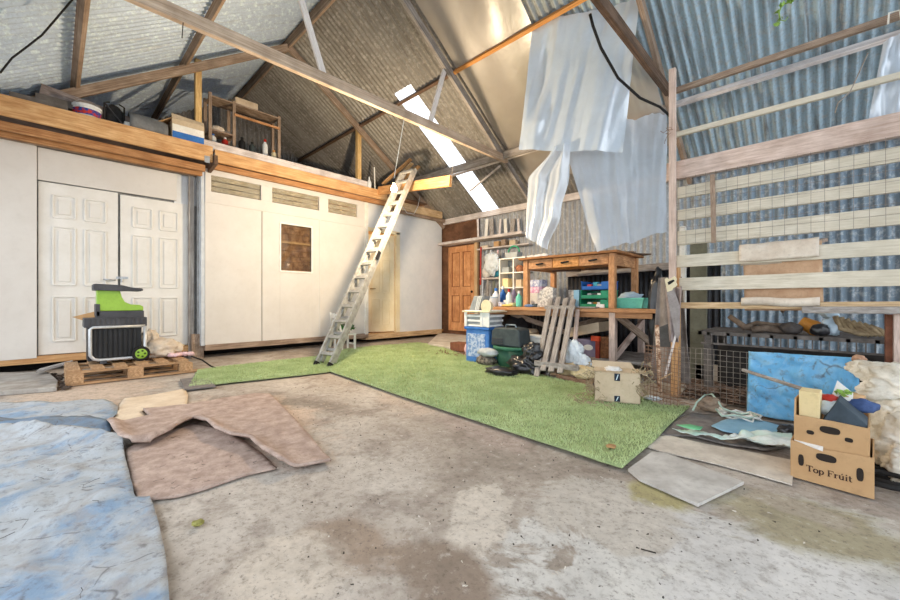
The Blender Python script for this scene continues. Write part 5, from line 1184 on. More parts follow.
obj('brown_box', MB().box(a, b, 4.66, 4.9, .192, P(604, 337, Y=4.66).z), WOOD('brown_print_box', (160, 108, 70), (110, 72, 48)), bevel=.004, L='small brown box right of the red tool under the bench', C='box')
# amazon-like cut cardboard box: kraft box with dark tape tabs and straw round it
A0, A1 = P(594.5, 404, Z=.0), P(640.5, 408, Z=.0)
A0.z = A1.z = .03
vx = (A1-A0); wx = vx.length; vx.normalize(); vy = Vector((-vx.y, vx.x, 0)); hb = P(617, 371, D=(A0-CAM).dot(FW)).z
t = thing('kraft_box', tuple((A0+A1)/2+vy*.12), 'brown kraft cardboard box with dark tape tabs on the turf', 'box')
up = Vector((0, 0, hb-.03)); dp = .24
q = MB()
q.prism([A0, A1, A1+up, A0+up], vy*.006).prism([A0+vy*dp, A1+vy*dp, A1+vy*dp+up, A0+vy*dp+up], -vy*.006)
q.prism([A0, A0+vy*dp, A0+vy*dp+up, A0+up], vx*.006).prism([A1, A1+vy*dp, A1+vy*dp+up, A1+up], -vx*.006).prism([A0, A1, A1+vy*dp, A0+vy*dp], (0, 0, .006))
q.prism([A0+up*.98, A1+up*.98, A1+vy*dp+up*.98, A0+vy*dp+up*.98], (0, 0, .004))
obj('carton', q, card_pale, t)
obj('back_flap', MB().prism([A0+vy*dp+up-vx*.02, A1+vy*dp+up-vx*.02, A1+vy*(dp+.05)+up*1.18-vx*.05, A0+vy*(dp+.05)+up*1.2-vx*.02], vy*.005), card_pale, t)
obj('side_flap', MB().prism([A1+up, A1+vy*dp+up, A1+vx*.05+vy*dp+up*.93, A1+vx*.05+up*.93], (0, 0, .004)), card_pale, t)
tapem = M('dark_tape', (40, 56, 74), (24, 36, 50), rough=.4, bump=0); tapew = M('pale_tape_print', (206, 222, 230), (190, 206, 216), bump=0)
for z0, z1 in ((.72, .96), (.03, .22)):
    c = A0+vx*wx*.44-vy*.002
    tp_ = obj('tape_tab', MB().prism([c+up*z0, c+vx*.045+up*z0, c+vx*.045+up*z1, c+up*z1], -vy*.002), tapem, t)
    c = c-vy*.002
    obj('tape_print', MB().prism([c+vx*.012+up*(z0+.03), c+vx*.02+up*(z0+.03), c+vx*.034+up*(z1-.03), c+vx*.026+up*(z1-.03)], -vy*.001), tapew, tp_)
obj('shredded_wrap', MB().blob(tuple(A0+vx*wx*.42+vy*.1+up*1.03), (.07, .05, .025), .5, 3, 5, 3), paper, smooth=True, L='scrap of white paper on top of the kraft box', C='paper')
def strands(name, c, r, n, m, L, C, seed, thick=.004, ln=.05):
    rn = random.Random(seed); q = MB()
    for k in range(n):
        p = Vector(c)+Vector((rn.gauss(0, 1)*r[0], rn.gauss(0, 1)*r[1], abs(rn.gauss(0, .8))*r[2])); p.z = max(p.z, .03)
        pts = [p]
        for j in range(4):
            s = pts[-1]+Vector((rn.uniform(-1, 1), rn.uniform(-1, 1), rn.uniform(-1, .8)))*ln; s.z = max(s.z, .026); pts.append(s)
        q.tube(pts, thick, 5)
    return obj(name, q, m, K='stuff', L=L, C=C)
straw = M('dry_straw', (186, 170, 140), (140, 124, 98)); 
strands('dry_vine', A0-vx*.03+vy*.02+Vector((0, 0, .05)), (.02, .03, .16), 34, straw, 'dry tangled vine at the left edge of the kraft box', 'vine', 3, .0035, .04)
strands('dry_vine', A1+vx*.02+vy*.02+Vector((0, 0, .1)), (.018, .03, .14), 30, straw, 'dry tangled vine at the right edge of the kraft box', 'vine', 4, .0035, .04)
strands('straw_litter', A0-vx*.06-vy*.05, (.08, .05, .004), 26, straw, 'straw litter on the turf left of the kraft box', 'straw', 5, .003, .04)
p = P(652, 399, Z=.03)
obj('plastic_scrap', MB().blob((p.x, p.y, .04), (.07, .04, .018), .5, 3, 9, 3, .016), white_film, smooth=True, L='scrap of clear white plastic by the wire mesh', C='plastic')
# brick and pink item by the blue box
a, b = P(450, 351, Z=0), P(466, 354, Z=0)
obj('brown_brick', MB().box(a.x, b.x+.0, a.y, a.y+.22, .012, P(457, 343, Y=a.y).z), terracotta, bevel=.006, L='brown brick block on the turf edge left of the blue box', C='brick')
p = P(462.5, 356, Z=0)
lump('pink_cloth', (p.x+.02, p.y+.1, .1), (.05, .05, .1), pink_cloth, 'pink and white cloth bundle between brick and blue box', 'cloth', 61, .085)
q = MB().prism([tuple(P(px, py, Z=.06)) for px, py in ((450, 343), (452, 340), (466, 343), (464, 347))], (0, 0, .02))
strands('dead_leaves', tuple(P(455, 354, Z=.01)), (.22, .12, .002), 40, M('leaf_litter', (150, 110, 84), (104, 74, 56)), 'scattered brown leaf litter on the turf by the brick', 'leaves', 8, .006, .012)
# ================================================================ FENCE FRAME ON THE RIGHT
FY = 4.0
XPST = P(677, 200, Y=FY).x; XR = .62
def fz(px, py): return P(px, py, Y=FY).z
beam('fence_post', (XPST-.02, FY+.04, 0), (XPST-.02, FY+.04, 1.2), .07, .06, wood_orange, up=(0, 1, 0), L='orange tinted lower post at the left end of the slatted fence', C='post')
beam('fence_post', (XPST-.03, FY-.025, .95), (XPST-.03, FY-.025, fz(674, 70)), .055, .04, wood_pink, up=(0, 1, 0), L='tall pinkish upright batten at the left end of the slatted fence', C='post')
beam('fence_post', (.37, FY+.04, 0), (.37, FY+.04, .86), .06, .06, wood_pink, up=(0, 1, 0), L='pinkish post at the right end of the fence', C='post')
beam('fence_post', (.325, FY+.08, .0), (.325, FY+.08, .8), .04, .05, terracotta, up=(0, 1, 0), L='brown block post beside the right fence post', C='post')
RLS = [(XPST-.06, XR, 2.84, .05, .04, wood_brown, 'topmost brown rail reaching from the tall batten', 0),
       (XPST-.06, XR, 2.43, .045, .035, wood_green, 'thin pale rail second from the top of the fence frame', 0)]
for (a, b, z, h, w, m, L, o) in RLS: beam('fence_rail', (a, FY+.02, z), (b, FY+.02, z), w, h, m, L=L, C='rail')
beam('fence_board', (XPST-.09, FY+.03, 2.1), (XR, FY+.03, 2.1), .04, .165, wood_pink, L='broad pinkish board topmost of the slatted fence', C='board')
for k, (zc, h, x0) in enumerate(((1.89, .105, XPST), (1.68, .1, XPST), (1.47, .13, XPST), (1.255, .11, XPST-.06), (1.045, .115, XPST-.0))):
    beam('fence_board', (x0, FY+.03, zc), (XR, FY+.03, zc+.01), .028, h, wood_green, G='pale slats of the fence',
         L='pale treated fence board, %s below the broad pinkish top board' % ['first', 'second', 'third', 'fourth', 'fifth'][k], C='board')
beam('fence_rail', (XPST-.02, FY-.0, .85), (XR, FY-.0, .865), .05, .055, wood_pale, L='pale bottom rail of the slatted fence', C='rail')
xs = P(802, 310, Y=FY-.02).x
beam('fence_rail', (xs, FY-.045, .825), (XR, FY-.045, .835), .03, .05, wood_grey, L='short grey batten fixed under the right half of the bottom rail', C='rail')
xs = P(714, 200, Y=FY-.04).x
beam('upright_stick', (xs, FY-.05, P(714, 243, Y=FY-.04).z), (xs-.01, FY-.05, P(711, 175, Y=FY-.04).z), .035, .02, wood_brown, up=(0, 1, 0), L='short brown stick tied upright on the fence mesh', C='stick')
# wire meshes
def wire_mesh(name, x0, x1, z0, z1, y, step, r, L, m=metal_wire, wob=.004):
    q = MB(); n = int((x1-x0)/step); k = int((z1-z0)/step)
    for i in range(n+1):
        x = x0+i*step; q.tube([(x+wob*nz(x*9, 1), y+wob*nz(x*3, 7), z0), (x+wob*nz(x*9, 4), y+wob*nz(x*5, 2), (z0+z1)/2), (x+wob*nz(x*7, 9), y, z1)], r, 5)
    for j in range(k+1):
        z = z0+j*step; q.tube([(x0+(x1-x0)*u/6, y+r+wob*nz(z*5, u), z+wob*2*nz(u*1.3, z*5)) for u in range(7)], r, 5)
    return obj(name, q, m, L=L, C='wire mesh')
wire_mesh('wire_mesh', XPST-.0, XR, 1.41, 2.02, FY-.012, .075, .0013, 'square wire mesh stretched over the upper fence boards', M('fine_grey_wire', (150, 138, 128), (120, 108, 98), bump=0))
wire_mesh('wire_mesh', XPST+.02, .3, .02, .47, FY-.03, .045, .0019, 'square wire mesh along the foot of the fence behind the blue panel')
# leaning rusty mesh roll left of the post
q = MB(); a = P(644, 398, Z=.03); b = P(680, 408, Z=.03)
d = (b-a); w = d.length; d.normalize()
for i in range(int(w/.032)+1):
    p = a+d*(i*.032); q.tube([p, p+Vector((.0, .03, .46+.02*math.sin(i*2.2)))], .0022, 5)
for j in range(15):
    z = .02+j*.032; q.tube([a+Vector((0, .03*z/.46, z)), b+Vector((0, .03*z/.46, z))], .0022, 5)
for j in range(12):
    z = .03+j*.036; q.tube([a+Vector((0, .03*z/.46, z)), a+Vector((-.02, .1, z+.03)), a+Vector((.1, .16, z+.01))], .0022, 5)
obj('wire_mesh_roll', q, metal_rust, L='rusty wire mesh panel standing left of the fence post', C='wire mesh')
strands('loose_wire', (XPST-.03, FY-.06, 2.43), (.015, .015, .03), 4, metal_rust, 'loose wire ends tied round the tall batten', 'wire', 13, .0022, .05)
obj('loose_wire', MB().tube([P(868, 53, Y=FY-.02), P(858, 75, Y=FY-.02), P(850, 92, Y=FY-.02), P(838, 103, Y=FY-.02), P(835, 113, Y=FY-.02)], .004, 6), metal_wire, smooth=True, L='pale wire dangling over the thin second rail', C='wire')
obj('twine', MB().tube([P(888, 24, Y=FY-.03), P(889, 13, Y=FY-.03), P(900, 10, Y=FY-.03), P(903, 30, Y=FY-.03)], .006, 6), white_paint, smooth=True, L='white twine tied round the right end of the top rail', C='twine')
# carpet hung over the boards
cx0, cx1 = P(739, 260, Y=FY-.01).x, P(819, 250, Y=FY-.01).x
def front(u, v): 
    prof = [(.06, 1.19), (.055, 1.335), (.03, 1.35), (0, 1.352), (-.018, 1.34), (-.03, 1.27), (-.034, 1.215)]
    i = v*6; k = min(5, int(i)); f = i-k; y = prof[k][0]+(prof[k+1][0]-prof[k][0])*f; z = prof[k][1]+(prof[k+1][1]-prof[k][1])*f
    return Vector((cx0+u*(cx1-cx0)+.004*nz(v*4, u), FY+.02+y-.004*abs(nz(u*6, v*3)), z+.012*u+.006*nz(u*5, v)))
obj('hung_carpet', MB().grid(front, 24, 18), hang_carpet, smooth=True, solid=.02, L='pale carpet offcut folded over the fence boards, its short front flap', C='carpet')
def back(u, v): return Vector((cx0+.015+u*(cx1-cx0)+.01*v, FY+.066+.03*v+.012*math.sin(u*5+v*2), 1.34-v*.53+.01*u))
obj('carpet_backing', MB().grid(back, 20, 20), hang_back, smooth=True, solid=.012, L='tan carpet sheet hanging behind the lower fence boards', C='carpet')
def roll(u, v):
    a = v*5.2; return Vector((cx0+.02+u*(cx1-cx0)*.97, FY-.03+.035*math.cos(a), .885+.03*math.sin(a)+.006*math.sin(u*7)))
obj('rolled_carpet_end', MB().grid(roll, 16, 14), hang_carpet, smooth=True, solid=.008, L='rolled pale carpet end resting on the bottom fence rail', C='carpet')
# things behind the fence
x0, x1 = P(690, 270, Y=4.5).x, P(707, 270, Y=4.5).x
obj('olive_panel', MB().box(x0, x1, 4.5, 4.52, .0, 1.55), olive_board, bevel=.004, L='olive grey board standing behind the left end of the fence', C='board')
x0 = P(683, 280, Y=4.3).x
beam('white_post', (x0, 4.3, 0), (x0, 4.3, 1.62), .05, .05, white_paint, up=(0, 1, 0), L='white painted post behind the left end of the fence', C='post')
beam('dark_post', (P(700, 290, Y=4.7).x, 4.7, 0), (P(700, 290, Y=4.7).x, 4.7, 1.1), .06, .08, wood_dark, up=(0, 1, 0), L='dark timber post behind the olive board', C='post')
beam('timber_offcut', P(812, 243, Y=4.12), P(824, 240, Y=4.5), .05, .03, wood_brown, L='brown timber offcut end above the hung carpet', C='timber')
q = MB()
for k in range(14): q.bar((-1.0+k*.12, 4.95, 1.18+.05*nz(k, 3)), (-.7+k*.12, 5.0, 1.2+.05*nz(k, 8)), .05, .03)
# plastic pallet used as a shelf
RZt = .615; RX0, RX1, RY0, RY1 = P(698, 332, Y=4.12).x, .5, 4.12, 4.95
t = thing('plastic_pallet', ((RX0+RX1)/2, 4.5, RZt-.12), 'black slotted plastic pallet set up as a shelf behind the fence', 'pallet')
q = MB().box(RX0, RX1, RY0, RY0+.03, RZt-.03, RZt).box(RX0, RX1, RY1-.03, RY1, RZt-.03, RZt).box(RX0, RX0+.03, RY0, RY1, RZt-.03, RZt).box(RX1-.03, RX1, RY0, RY1, RZt-.03, RZt)
for k in range(11): q.box(RX0+.03, RX1-.03, RY0+.05+k*.075, RY0+.09+k*.075, RZt-.025, RZt-.002)
for k in range(9): x = RX0+.08+k*(RX1-RX0-.16)/8; q.box(x-.012, x+.012, RY0, RY1, RZt-.03, RZt-.004)
dkp = M('dusty_black_plastic', (116, 108, 102), (84, 78, 74), scale=18, rough=.8)
obj('deck', q, dkp, t)
q = MB().box(RX0+.02, RX1, RY0+.01, RY0+.03, RZt-.115, RZt-.1)
n = 26
for k in range(n): x = RX0+.05+k*(RX1-RX0-.1)/n; q.box(x, x+.008, RY0+.012, RY0+.028, RZt-.1, RZt-.03)
obj('side_lattice', q, dkp, t)
q = MB()
for x in (RX0+.04, RX1-.1):
    for y in (RY0+.02, RY1-.1): obj('support_leg', MB().box(x, x+.06, y, y+.08, 0, RZt-.03), dkp, t)

obj('dark_sheet', MB().box(RX0+.1, RX1-.12, RY0+.3, RY0+.32, .0, RZt-.13), M('dark_brown_board', (62, 56, 52), (40, 36, 34), scale=8), L='dark brown board standing under the plastic pallet', C='board')  # very dark brown upright board below the pallet deck
# on the pallet: branch, bin bag, amber pot, clear bag, bundle of dry roots
def onp(px, y): return P(px, 330, Y=y).x
q = MB(); x = onp(730, 4.4)
q.tube([P(729, 316, Y=4.35), P(745, 327, Y=4.35), P(752, 327.5, Y=4.35)], .022, 8, .03)
q.tube([P(742, 328, Y=4.35), P(757, 323, Y=4.4), P(775, 325, Y=4.4), P(785, 324.5, Y=4.4)], .024, 8, .014)
q.tube([P(752, 330, Y=4.32), P(765, 328, Y=4.32), P(785, 331, Y=4.32)], .03, 8, .03)
obj('driftwood_branch', q, stick_bark, smooth=True, L='grey forked dry branch lying on the left of the plastic pallet', C='branch')
lump('dark_stone', (onp(791, 4.3), 4.3, RZt+.05), (.075, .07, .05), M('dark_stone', (88, 82, 80), (62, 58, 56), scale=12), 'dark grey stone on the pallet between branch and amber pot', 'stone', 71, .049)
x = onp(811, 4.35)
t = thing('plant_pot', (x, 4.35, RZt), 'amber plastic plant pot tipped over on the plastic pallet', 'pot')
ax = Vector((.8, -.2, -.45)).normalized(); c = Vector((x-.06, 4.38, RZt+.1))
obj('pot_body', MB().tube([c, c+ax*.13], .05, 16, .065), amber, t); obj('rim', MB().tube([c+ax*.13, c+ax*.15], .072, 16), amber, t)
lump('black_pot_bag', (onp(820, 4.25), 4.25, RZt+.045), (.06, .06, .05), black_film, 'small black bag in front of the amber pot', 'bag', 72, .044)
q = MB(); x = onp(832, 4.3)
q.blob((x, 4.32, RZt+.07), (.06, .06, .075), .4, 2.5, 73, 3, .068).blob((x-.01, 4.36, RZt+.18), (.055, .05, .05), .4, 2.8, 74, 3)
obj('clear_bag', q, blue_glass, smooth=True, L='crumpled clear bluish plastic bag on the plastic pallet', C='bag')
q = MB(); x = onp(852, 4.25)
for k in range(7): q.tube([(x+.05+.02*k, 4.25, RZt+.02), (x-.06+.035*k, 4.27+.02*math.sin(k), RZt+.06), (x-.09+.03*k, 4.27, RZt+.16-.012*k)], .014, 7, .02)
obj('dry_root_bundle', q, M('dry_root', (164, 144, 112), (120, 102, 78), scale=20, bump=.4), smooth=True, L='bundle of dry tan roots on the right of the pallet', C='roots')
obj('thin_twig', MB().tube([P(862, 341, Y=4.3), P(872, 335, Y=4.3), P(888, 329, Y=4.35)], .004, 5), stick_bark, L='thin twig leaning right of the dry roots', C='twig')
lump('hanging_clump', (P(783, 315, Y=5.2).x, 5.2, .85), (.03, .03, .08), stick_bark, 'small clump of dry growth hanging on the wall behind the branch', 'plant', 77)
obj('wall_string', MB().tube([P(783, 304, Y=5.2), P(783, 316, Y=5.2)], .004, 5), rubber, L='dark string holding the dry clump', C='string')
# kerb and litter behind the lower mesh
struct('trim_kerb', MB().box(XPST+.03, .3, 4.5, 4.58, 0, P(720, 366, Y=4.5).z), concrete_pale, bevel=.01)
lit = M('dry_litter', (170, 140, 118), (104, 82, 68), scale=16)
def twz(): return random.uniform(.01, .12)
twigs('stick_litter', [(XPST+.03, 4.03), (.1, 4.03), (.1, 4.48), (XPST+.03, 4.48)], 420, 'heap of dry sticks and litter behind the lower wire mesh', 'litter', lit, .05, .2, .006, 21, twz)
obj('litter_bank', MB().grid(lambda u, v: Vector((XPST+.02+u*1.2, 4.02+v*.48, .01+.1*v+.03*nz(u*9, v*6))), 40, 14), M('litter_soil', (120, 98, 84), (78, 62, 54), scale=18, bump=.6), smooth=True, K='stuff', L='brown soil bank behind the lower wire mesh', C='soil')
twigs('stick_litter', G0((655, 396), (688, 398), (690, 406), (660, 404)), 60, 'dry twigs at the foot of the left fence post', 'litter', lit, .03, .1, .004, 22, .03)
# blue covered panel
t = thing('covered_panel', (-.15, 3.84, 0), 'panel wrapped in bright blue tarpaulin leaning on the fence', 'panel')
bl_ = P(747, 414.5, Y=3.78); tl2 = P(749, 351, Y=3.9); tr2 = P(859, 357, Y=3.9)
def cov(u, v):
    x = bl_.x+u*(tr2.x-bl_.x+.0)+(tl2.x-bl_.x)*v; y = 3.78+.12*v; z = .015+v*(tl2.z-.015)+u*v*.01
    k = .05*abs(nz(x*6+z*3, z*5, 3))+.045*abs(nz(x*4+z*9, z*3-x*5, 8))+.02*abs(nz(x*15, z*12, 5))
    return Vector((x, y-k*(1 if 0 < u < 1 else .3), z))
q = MB().grid(cov, 46, 40)
obj('blue_cover', q, tarp_clean, t, smooth=True, solid=.004)
obj('board', MB().prism([(bl_.x+.01, 3.80, .012), (tr2.x-.01, 3.80, .012), (tr2.x-.01, 3.915, tl2.z-.01), (bl_.x+.02, 3.915, tl2.z-.01)], (0, .03, 0)), wood_pale, t)
lump('knot_of_rope', P(859, 359, Y=3.86), (.035, .03, .03), M('tan_rope', (200, 160, 130), (160, 120, 96), scale=40), 'tan rope knot on the right top corner of the blue panel', 'rope', 78)
s0, s1 = P(743, 370, Y=3.76), P(828, 397, Y=3.2)
obj('long_stick', MB().tube([s0, s1], .013, 8), wood_grey, L='long grey stick slanting across the blue panel', C='stick')
# rope coil, mats and sheets on the ground
rp = []
for (px, py, z) in ((693, 413, .03), (697, 405, .05), (705, 398, .08), (712, 397, .1), (718, 404, .06), (722, 411, .04), (730, 414, .03), (742, 417, .03), (752, 416, .04), (757, 420, .03), (748, 421, .03), (735, 418, .04), (722, 419, .03), (716, 412, .05)):
    rp.append(P(px, py-3, Z=z+.03))
obj('garden_rope', MB().tube(rp, .007, 7), rope_mint, smooth=True, L='pale green rope looped over the block by the mesh', C='rope')
rp = []
c = P(738, 417, Z=.03)
for k in range(46):
    a = k*.45; r = .10+.035*math.sin(k*1.7); rp.append(Vector((c.x+r*1.1*math.cos(a), c.y+r*.8*math.sin(a), .035+.012*(k % 3)+.01*math.sin(k))))
obj('hose_coil', MB().tube(rp, .008, 7), white_paint, smooth=True, L='untidy coil of pale hose in front of the blue panel', C='hose')
p = P(707, 411, Z=0)
obj('rubble_block', MB().blob((p.x+.02, p.y+.02, .05), (.1, .07, .06), .3, 2.5, 79, 3, .049), M('rubble', (166, 146, 126), (126, 108, 92), scale=12, bump=.5), L='small rubble block under the green rope', C='rubble')
dm = G0((690, 414), (745, 420), (790, 427), (800, 445), (770, 446), (735, 448), (705, 443), (668, 435), (650, 440), (640, 452), (626, 470), (655, 441))
dm = G0((692, 414), (745, 420), (795, 427), (800, 447), (766, 452), (725, 446), (690, 438), (656, 436), (672, 424))
obj('dark_mat', sheet_bm(dm, lambda x, y: .006+.008*abs(nz(x*6, y*6)), .06), grey_cloth_dark, smooth=True, solid=.006, L='dusty dark grey mat beside the turf under the plastic sheets', C='mat')
bs = G0((711, 430), (722, 424), (737, 421), (760, 424), (782, 430), (786, 437), (768, 438), (740, 438), (722, 435))
obj('blue_sheet', sheet_bm(bs, lambda x, y: .022+.012*abs(nz(x*5, y*5, 2)), .05), sky_plastic, smooth=True, solid=.003, L='pale blue plastic sheet lying on the dark mat', C='plastic sheet')
ws = G0((672, 436), (692, 436), (706, 439), (722, 443), (735, 441), (748, 437), (775, 437), (792, 440), (793, 453), (782, 456), (760, 452), (738, 448), (710, 443), (690, 440))
obj('plastic_sheet', sheet_bm(ws, lambda x, y: .026+.06*abs(nz(x*6, y*6, 4))+.03*abs(nz(x*15, y*15, 2)), .025), M('white_mint_film', (236, 242, 240), (196, 226, 216), rough=.45, scale=6, bump=.2), smooth=True, solid=.003, L='crumpled white and mint plastic sheet in front of the blue sheet', C='plastic sheet')
gs = G0((676, 436.5), (690, 436), (703, 439), (700, 442.5), (688, 440.5))
obj('green_sheet_corner', sheet_bm(gs, lambda x, y: .075, .05), M('green_film', (130, 210, 160), (100, 180, 130)), smooth=True, solid=.002, L='green corner folded over the mint plastic sheet', C='plastic sheet')
cs = G0((655, 438), (668, 436), (700, 444), (740, 451), (795, 462), (792, 486), (757, 476), (716, 465), (690, 459), (660, 452), (645, 447))
obj('pale_floor_strip', sheet_bm(cs, lambda x, y: .003, .3), concrete_pale, solid=.006, L='pale dusty board strip beside the dark mat', C='board')
cs = G0((628, 472), (652, 454.5), (664, 455), (744, 485), (698, 507.5), (640, 482))
obj('grey_floor_board', sheet_bm(cs, lambda x, y: .008, .3), M('pale_grey_sheet', (206, 202, 196), (168, 162, 156), scale=5, detail=9, bump=.15), solid=.014, L='pale grey flat board lying at the near tip of the turf', C='board')
lump('black_scrap', P(787, 431, Z=.05), (.05, .04, .04), black_film, 'black plastic scrap beside the upper fruit box', 'scrap', 80, .03)
# ================================================================ FRUIT BOXES
B0 = P(790.5, 477, Z=.0); B1 = P(874.5, 500.5, Z=.0); B0.z = B1.z = .004
vx = (B1-B0); wx = vx.length; vx.normalize(); vy = Vector((.062, .998, 0)); Z = Vector((0, 0, 1))
hl = .185; dp = .36
holem = M('dark_hand_hole', (48, 38, 30), (34, 26, 22), bump=0)
def oval(c, rx, rz, n=20, nrm=None):
    q = MB(); pts = []
    for k in range(n):
        a = 2*math.pi*k/n; x = math.copysign(abs(math.cos(a))**.7, math.cos(a))*rx; z = math.copysign(abs(math.sin(a))**.7, math.sin(a))*rz
        pts.append(c+vx*x+Z*z)
    return q.prism(pts, -vy*.0025)
def fruit_box(name, o, w, h, d, L, dips):
    t = thing(name, tuple(o+vx*w/2+vy*d/2), L, 'fruit box')
    th = .006; q = MB()
    q.prism([o, o+vx*w, o+vx*w+Z*h*dips[1], o+vx*w*.55+Z*h*dips[2], o+vx*w*.4+Z*h*dips[3], o+Z*h*dips[0]], vy*th)
    obj('front_panel', q, card, t)
    e = o+vy*d; obj('back_panel', MB().prism([e, e+vx*w, e+vx*w+Z*h, e+Z*h], -vy*th), card, t)
    for s in (0, w-th):
        f0 = o+vx*s+vy*th; obj('side_panel', MB().prism([f0, f0+vy*(d-2*th), f0+vy*(d-2*th)+Z*h, f0+Z*h], vx*th), card, t)
    obj('bottom', MB().prism([o+vx*th+vy*th, o+vx*(w-th)+vy*th, o+vx*(w-th)+vy*(d-th), o+vx*th+vy*(d-th)], Z*th), card, t)
    return t
lowb = fruit_box('fruit_box', B0, wx, hl, dp, 'lower brown fruit box printed Top Fruit on the floor', (1, 1, .96, .93))
for (u, z, rx, rz) in ((.14, .52, .0105, .028), (.845, .52, .0115, .03)): obj('hand_hole', oval(B0+vx*wx*u+Z*hl*z-vy*.0005, rx, rz), holem, lowb)
obj('hand_hole', oval(B0+vx*wx*.455+Z*hl*.73-vy*.0005, .036, .018), holem, lowb)
obj('white_paper', MB().prism([B0+Z*hl*1.0+vx*.012+vy*.012, B0+Z*hl*.985+vx*.12+vy*.012, B0+Z*hl*.9+vx*.12-vy*.012, B0+Z*hl*.93+vx*.09-vy*.012], Z*.002), paper, L='white paper sticking out between the two fruit boxes', C='paper')
# lettering: serif capitals and lower case drawn as strokes
INK = M('dark_print_ink', (64, 38, 30), (54, 32, 26), bump=0)
def glyphs(text, o, hx, size):
    """lay serif letters along hx; strokes are (x0,z0,x1,z1,thick) in units of cap height"""
    T = .17; t_ = .085; S = .06
    def ser(x, z, w=.17): return (x-w, z+S/2 if z < .5 else z-S/2, x+w, z+S/2 if z < .5 else z-S/2, S)
    def arc(cx, cz, rx, rz, a0, a1, n=12):
        r = []
        for k in range(n):
            p, q = math.radians(a0+(a1-a0)*k/n), math.radians(a0+(a1-a0)*(k+1)/n); m = (p+q)/2
            r.append((cx+rx*math.cos(p), cz+rz*math.sin(p), cx+rx*math.cos(q), cz+rz*math.sin(q), t_+(T-t_)*abs(math.cos(m))))
        return r
    Lt = {'T': (.86, [(.43, 0, .43, 1, T), (.02, .96, .84, .96, .08), (.045, .72, .045, 1, .06), (.815, .72, .815, 1, .06), ser(.43, 0.0)]),
          'o': (.66, arc(.33, .33, .25, .31, 0, 360, 20)),
          'p': (.72, [(.15, -.3, .15, .66, T), ser(.15, -.3, .15), (.03, .63, .15, .63, S)]+arc(.36, .33, .23, .3, -150, 150, 14)),
          'F': (.78, [(.17, 0, .17, 1, T), ser(.17, 0), ser(.12, 1, .12), (.1, .96, .72, .96, .08), (.7, .74, .7, 1, .06), (.2, .52, .5, .52, .08), (.5, .4, .5, .64, .05)]),
          'r': (.5, [(.15, 0, .15, .66, T), ser(.15, 0, .15), (.03, .63, .15, .63, S), (.2, .5, .34, .62, .1), (.34, .6, .42, .55, .16)]),
          'u': (.74, [(.15, .18, .15, .66, T), (.03, .63, .15, .63, S), (.54, 0, .54, .66, T), (.42, .63, .54, .63, S), (.54, .03, .68, .03, S)]+arc(.34, .2, .19, .17, 180, 345, 9)),
          'i': (.36, [(.17, 0, .17, .66, T), ser(.17, 0, .14), (.05, .63, .17, .63, S), (.17, .84, .17, 1.0, T)]),
          't': (.46, [(.2, .1, .2, .9, T), (.04, .63, .42, .63, .07), (.2, .1, .34, .03, .12), (.34, .03, .42, .1, .07)]), ' ': (.34, [])}
    q = MB(); x = 0
    for ch in text:
        w, st = Lt[ch]
        for (x0, z0, x1, z1, tk) in st:
            a = o+hx*((x+x0)*size)+Z*(z0*size); b = o+hx*((x+x1)*size)+Z*(z1*size); d = b-a
            if d.length < 1e-6: continue
            nn = d.normalized().cross(vy)*(tk*size/2); q.prism([a-nn, b-nn, b+nn, a+nn], -vy*.0012)
        if ch == 'u' : q.prism([o+hx*((x+.3)*size)+Z*(.76*size), o+hx*((x+.4)*size)+Z*(.76*size), o+hx*((x+.54)*size)+Z*(.98*size), o+hx*((x+.4)*size)+Z*(.98*size)], -vy*.0012)
        x += w
    return q, x*size
_, tw = glyphs('Top Fruit', B0, vx, 1)
size = wx*.555/tw
gq, _ = glyphs('Top Fruit', B0+vx*wx*.205+Z*hl*.27-vy*.0006, vx, size)
obj('lettering', gq, INK, lowb, norm=False)
U0 = B0+Z*(hl-.035)+vx*.012+vy*.012; wu = wx-.026; hu = .165
upb = fruit_box('fruit_box', U0, wu, hu, dp-.024, 'upper brown fruit box stacked on the lettered one, full of odds and ends', (1, .97, 1, 1))
obj('hand_hole', oval(U0+vx*wu*.5+Z*hu*.72-vy*.0005, .036, .017), holem, upb)
for u in (.235, .745): obj('hand_hole', oval(U0+vx*wu*u+Z*hu*.55-vy*.0005, .014, .01), holem, upb)
obj('corner_flap', MB().prism([U0+Z*hu, U0+vy*.12+Z*hu, U0+vy*.16+Z*(hu+.075), U0+vy*.02+Z*(hu+.08)], vx*.006), card, upb)
# contents
def cbox(name, u0, u1, v0, v1, z0, z1, m, L, C, skew=0):
    a = U0+vx*wu*u0+vy*v0; b = U0+vx*wu*u1+vy*v0; c = U0+vx*wu*u1+vy*v1; d = U0+vx*wu*u0+vy*v1
    return obj(name, MB().prism([a+Z*z0, b+Z*z0, c+Z*z0, d+Z*z0], Z*(z1-z0)+vx*skew), m, bevel=.004, L=L, C=C)
cbox('cream_carton', .06, .36, .03, .15, .012, .285, card_cream, 'tall cream carton standing in the upper fruit box', 'carton')
q = MB().prism([U0+vx*wu*.38+vy*.02+Z*(hu-.02), U0+vx*wu*.97+vy*.02+Z*(hu-.02), U0+vx*wu*.97+vy*.03+Z*(hu+.005), U0+vx*wu*.6+vy*.05+Z*(hu+.095)], vy*.18)
obj('dark_case', q, M('dark_slate_case', (66, 78, 88), (48, 58, 66)), bevel=.004, L='dark slate coloured case tilted in the upper fruit box', C='case')
q = MB().prism([U0+vx*wu*.40+vy*.2+Z*(hu), U0+vx*wu*.75+vy*.2+Z*(hu-.02), U0+vx*wu*.78+vy*.22+Z*(hu+.11), U0+vx*wu*.56+vy*.22+Z*(hu+.165)], vy*.006)
obj('white_envelope', q, paper, L='white paper sheet sticking up at the back of the upper fruit box', C='paper')
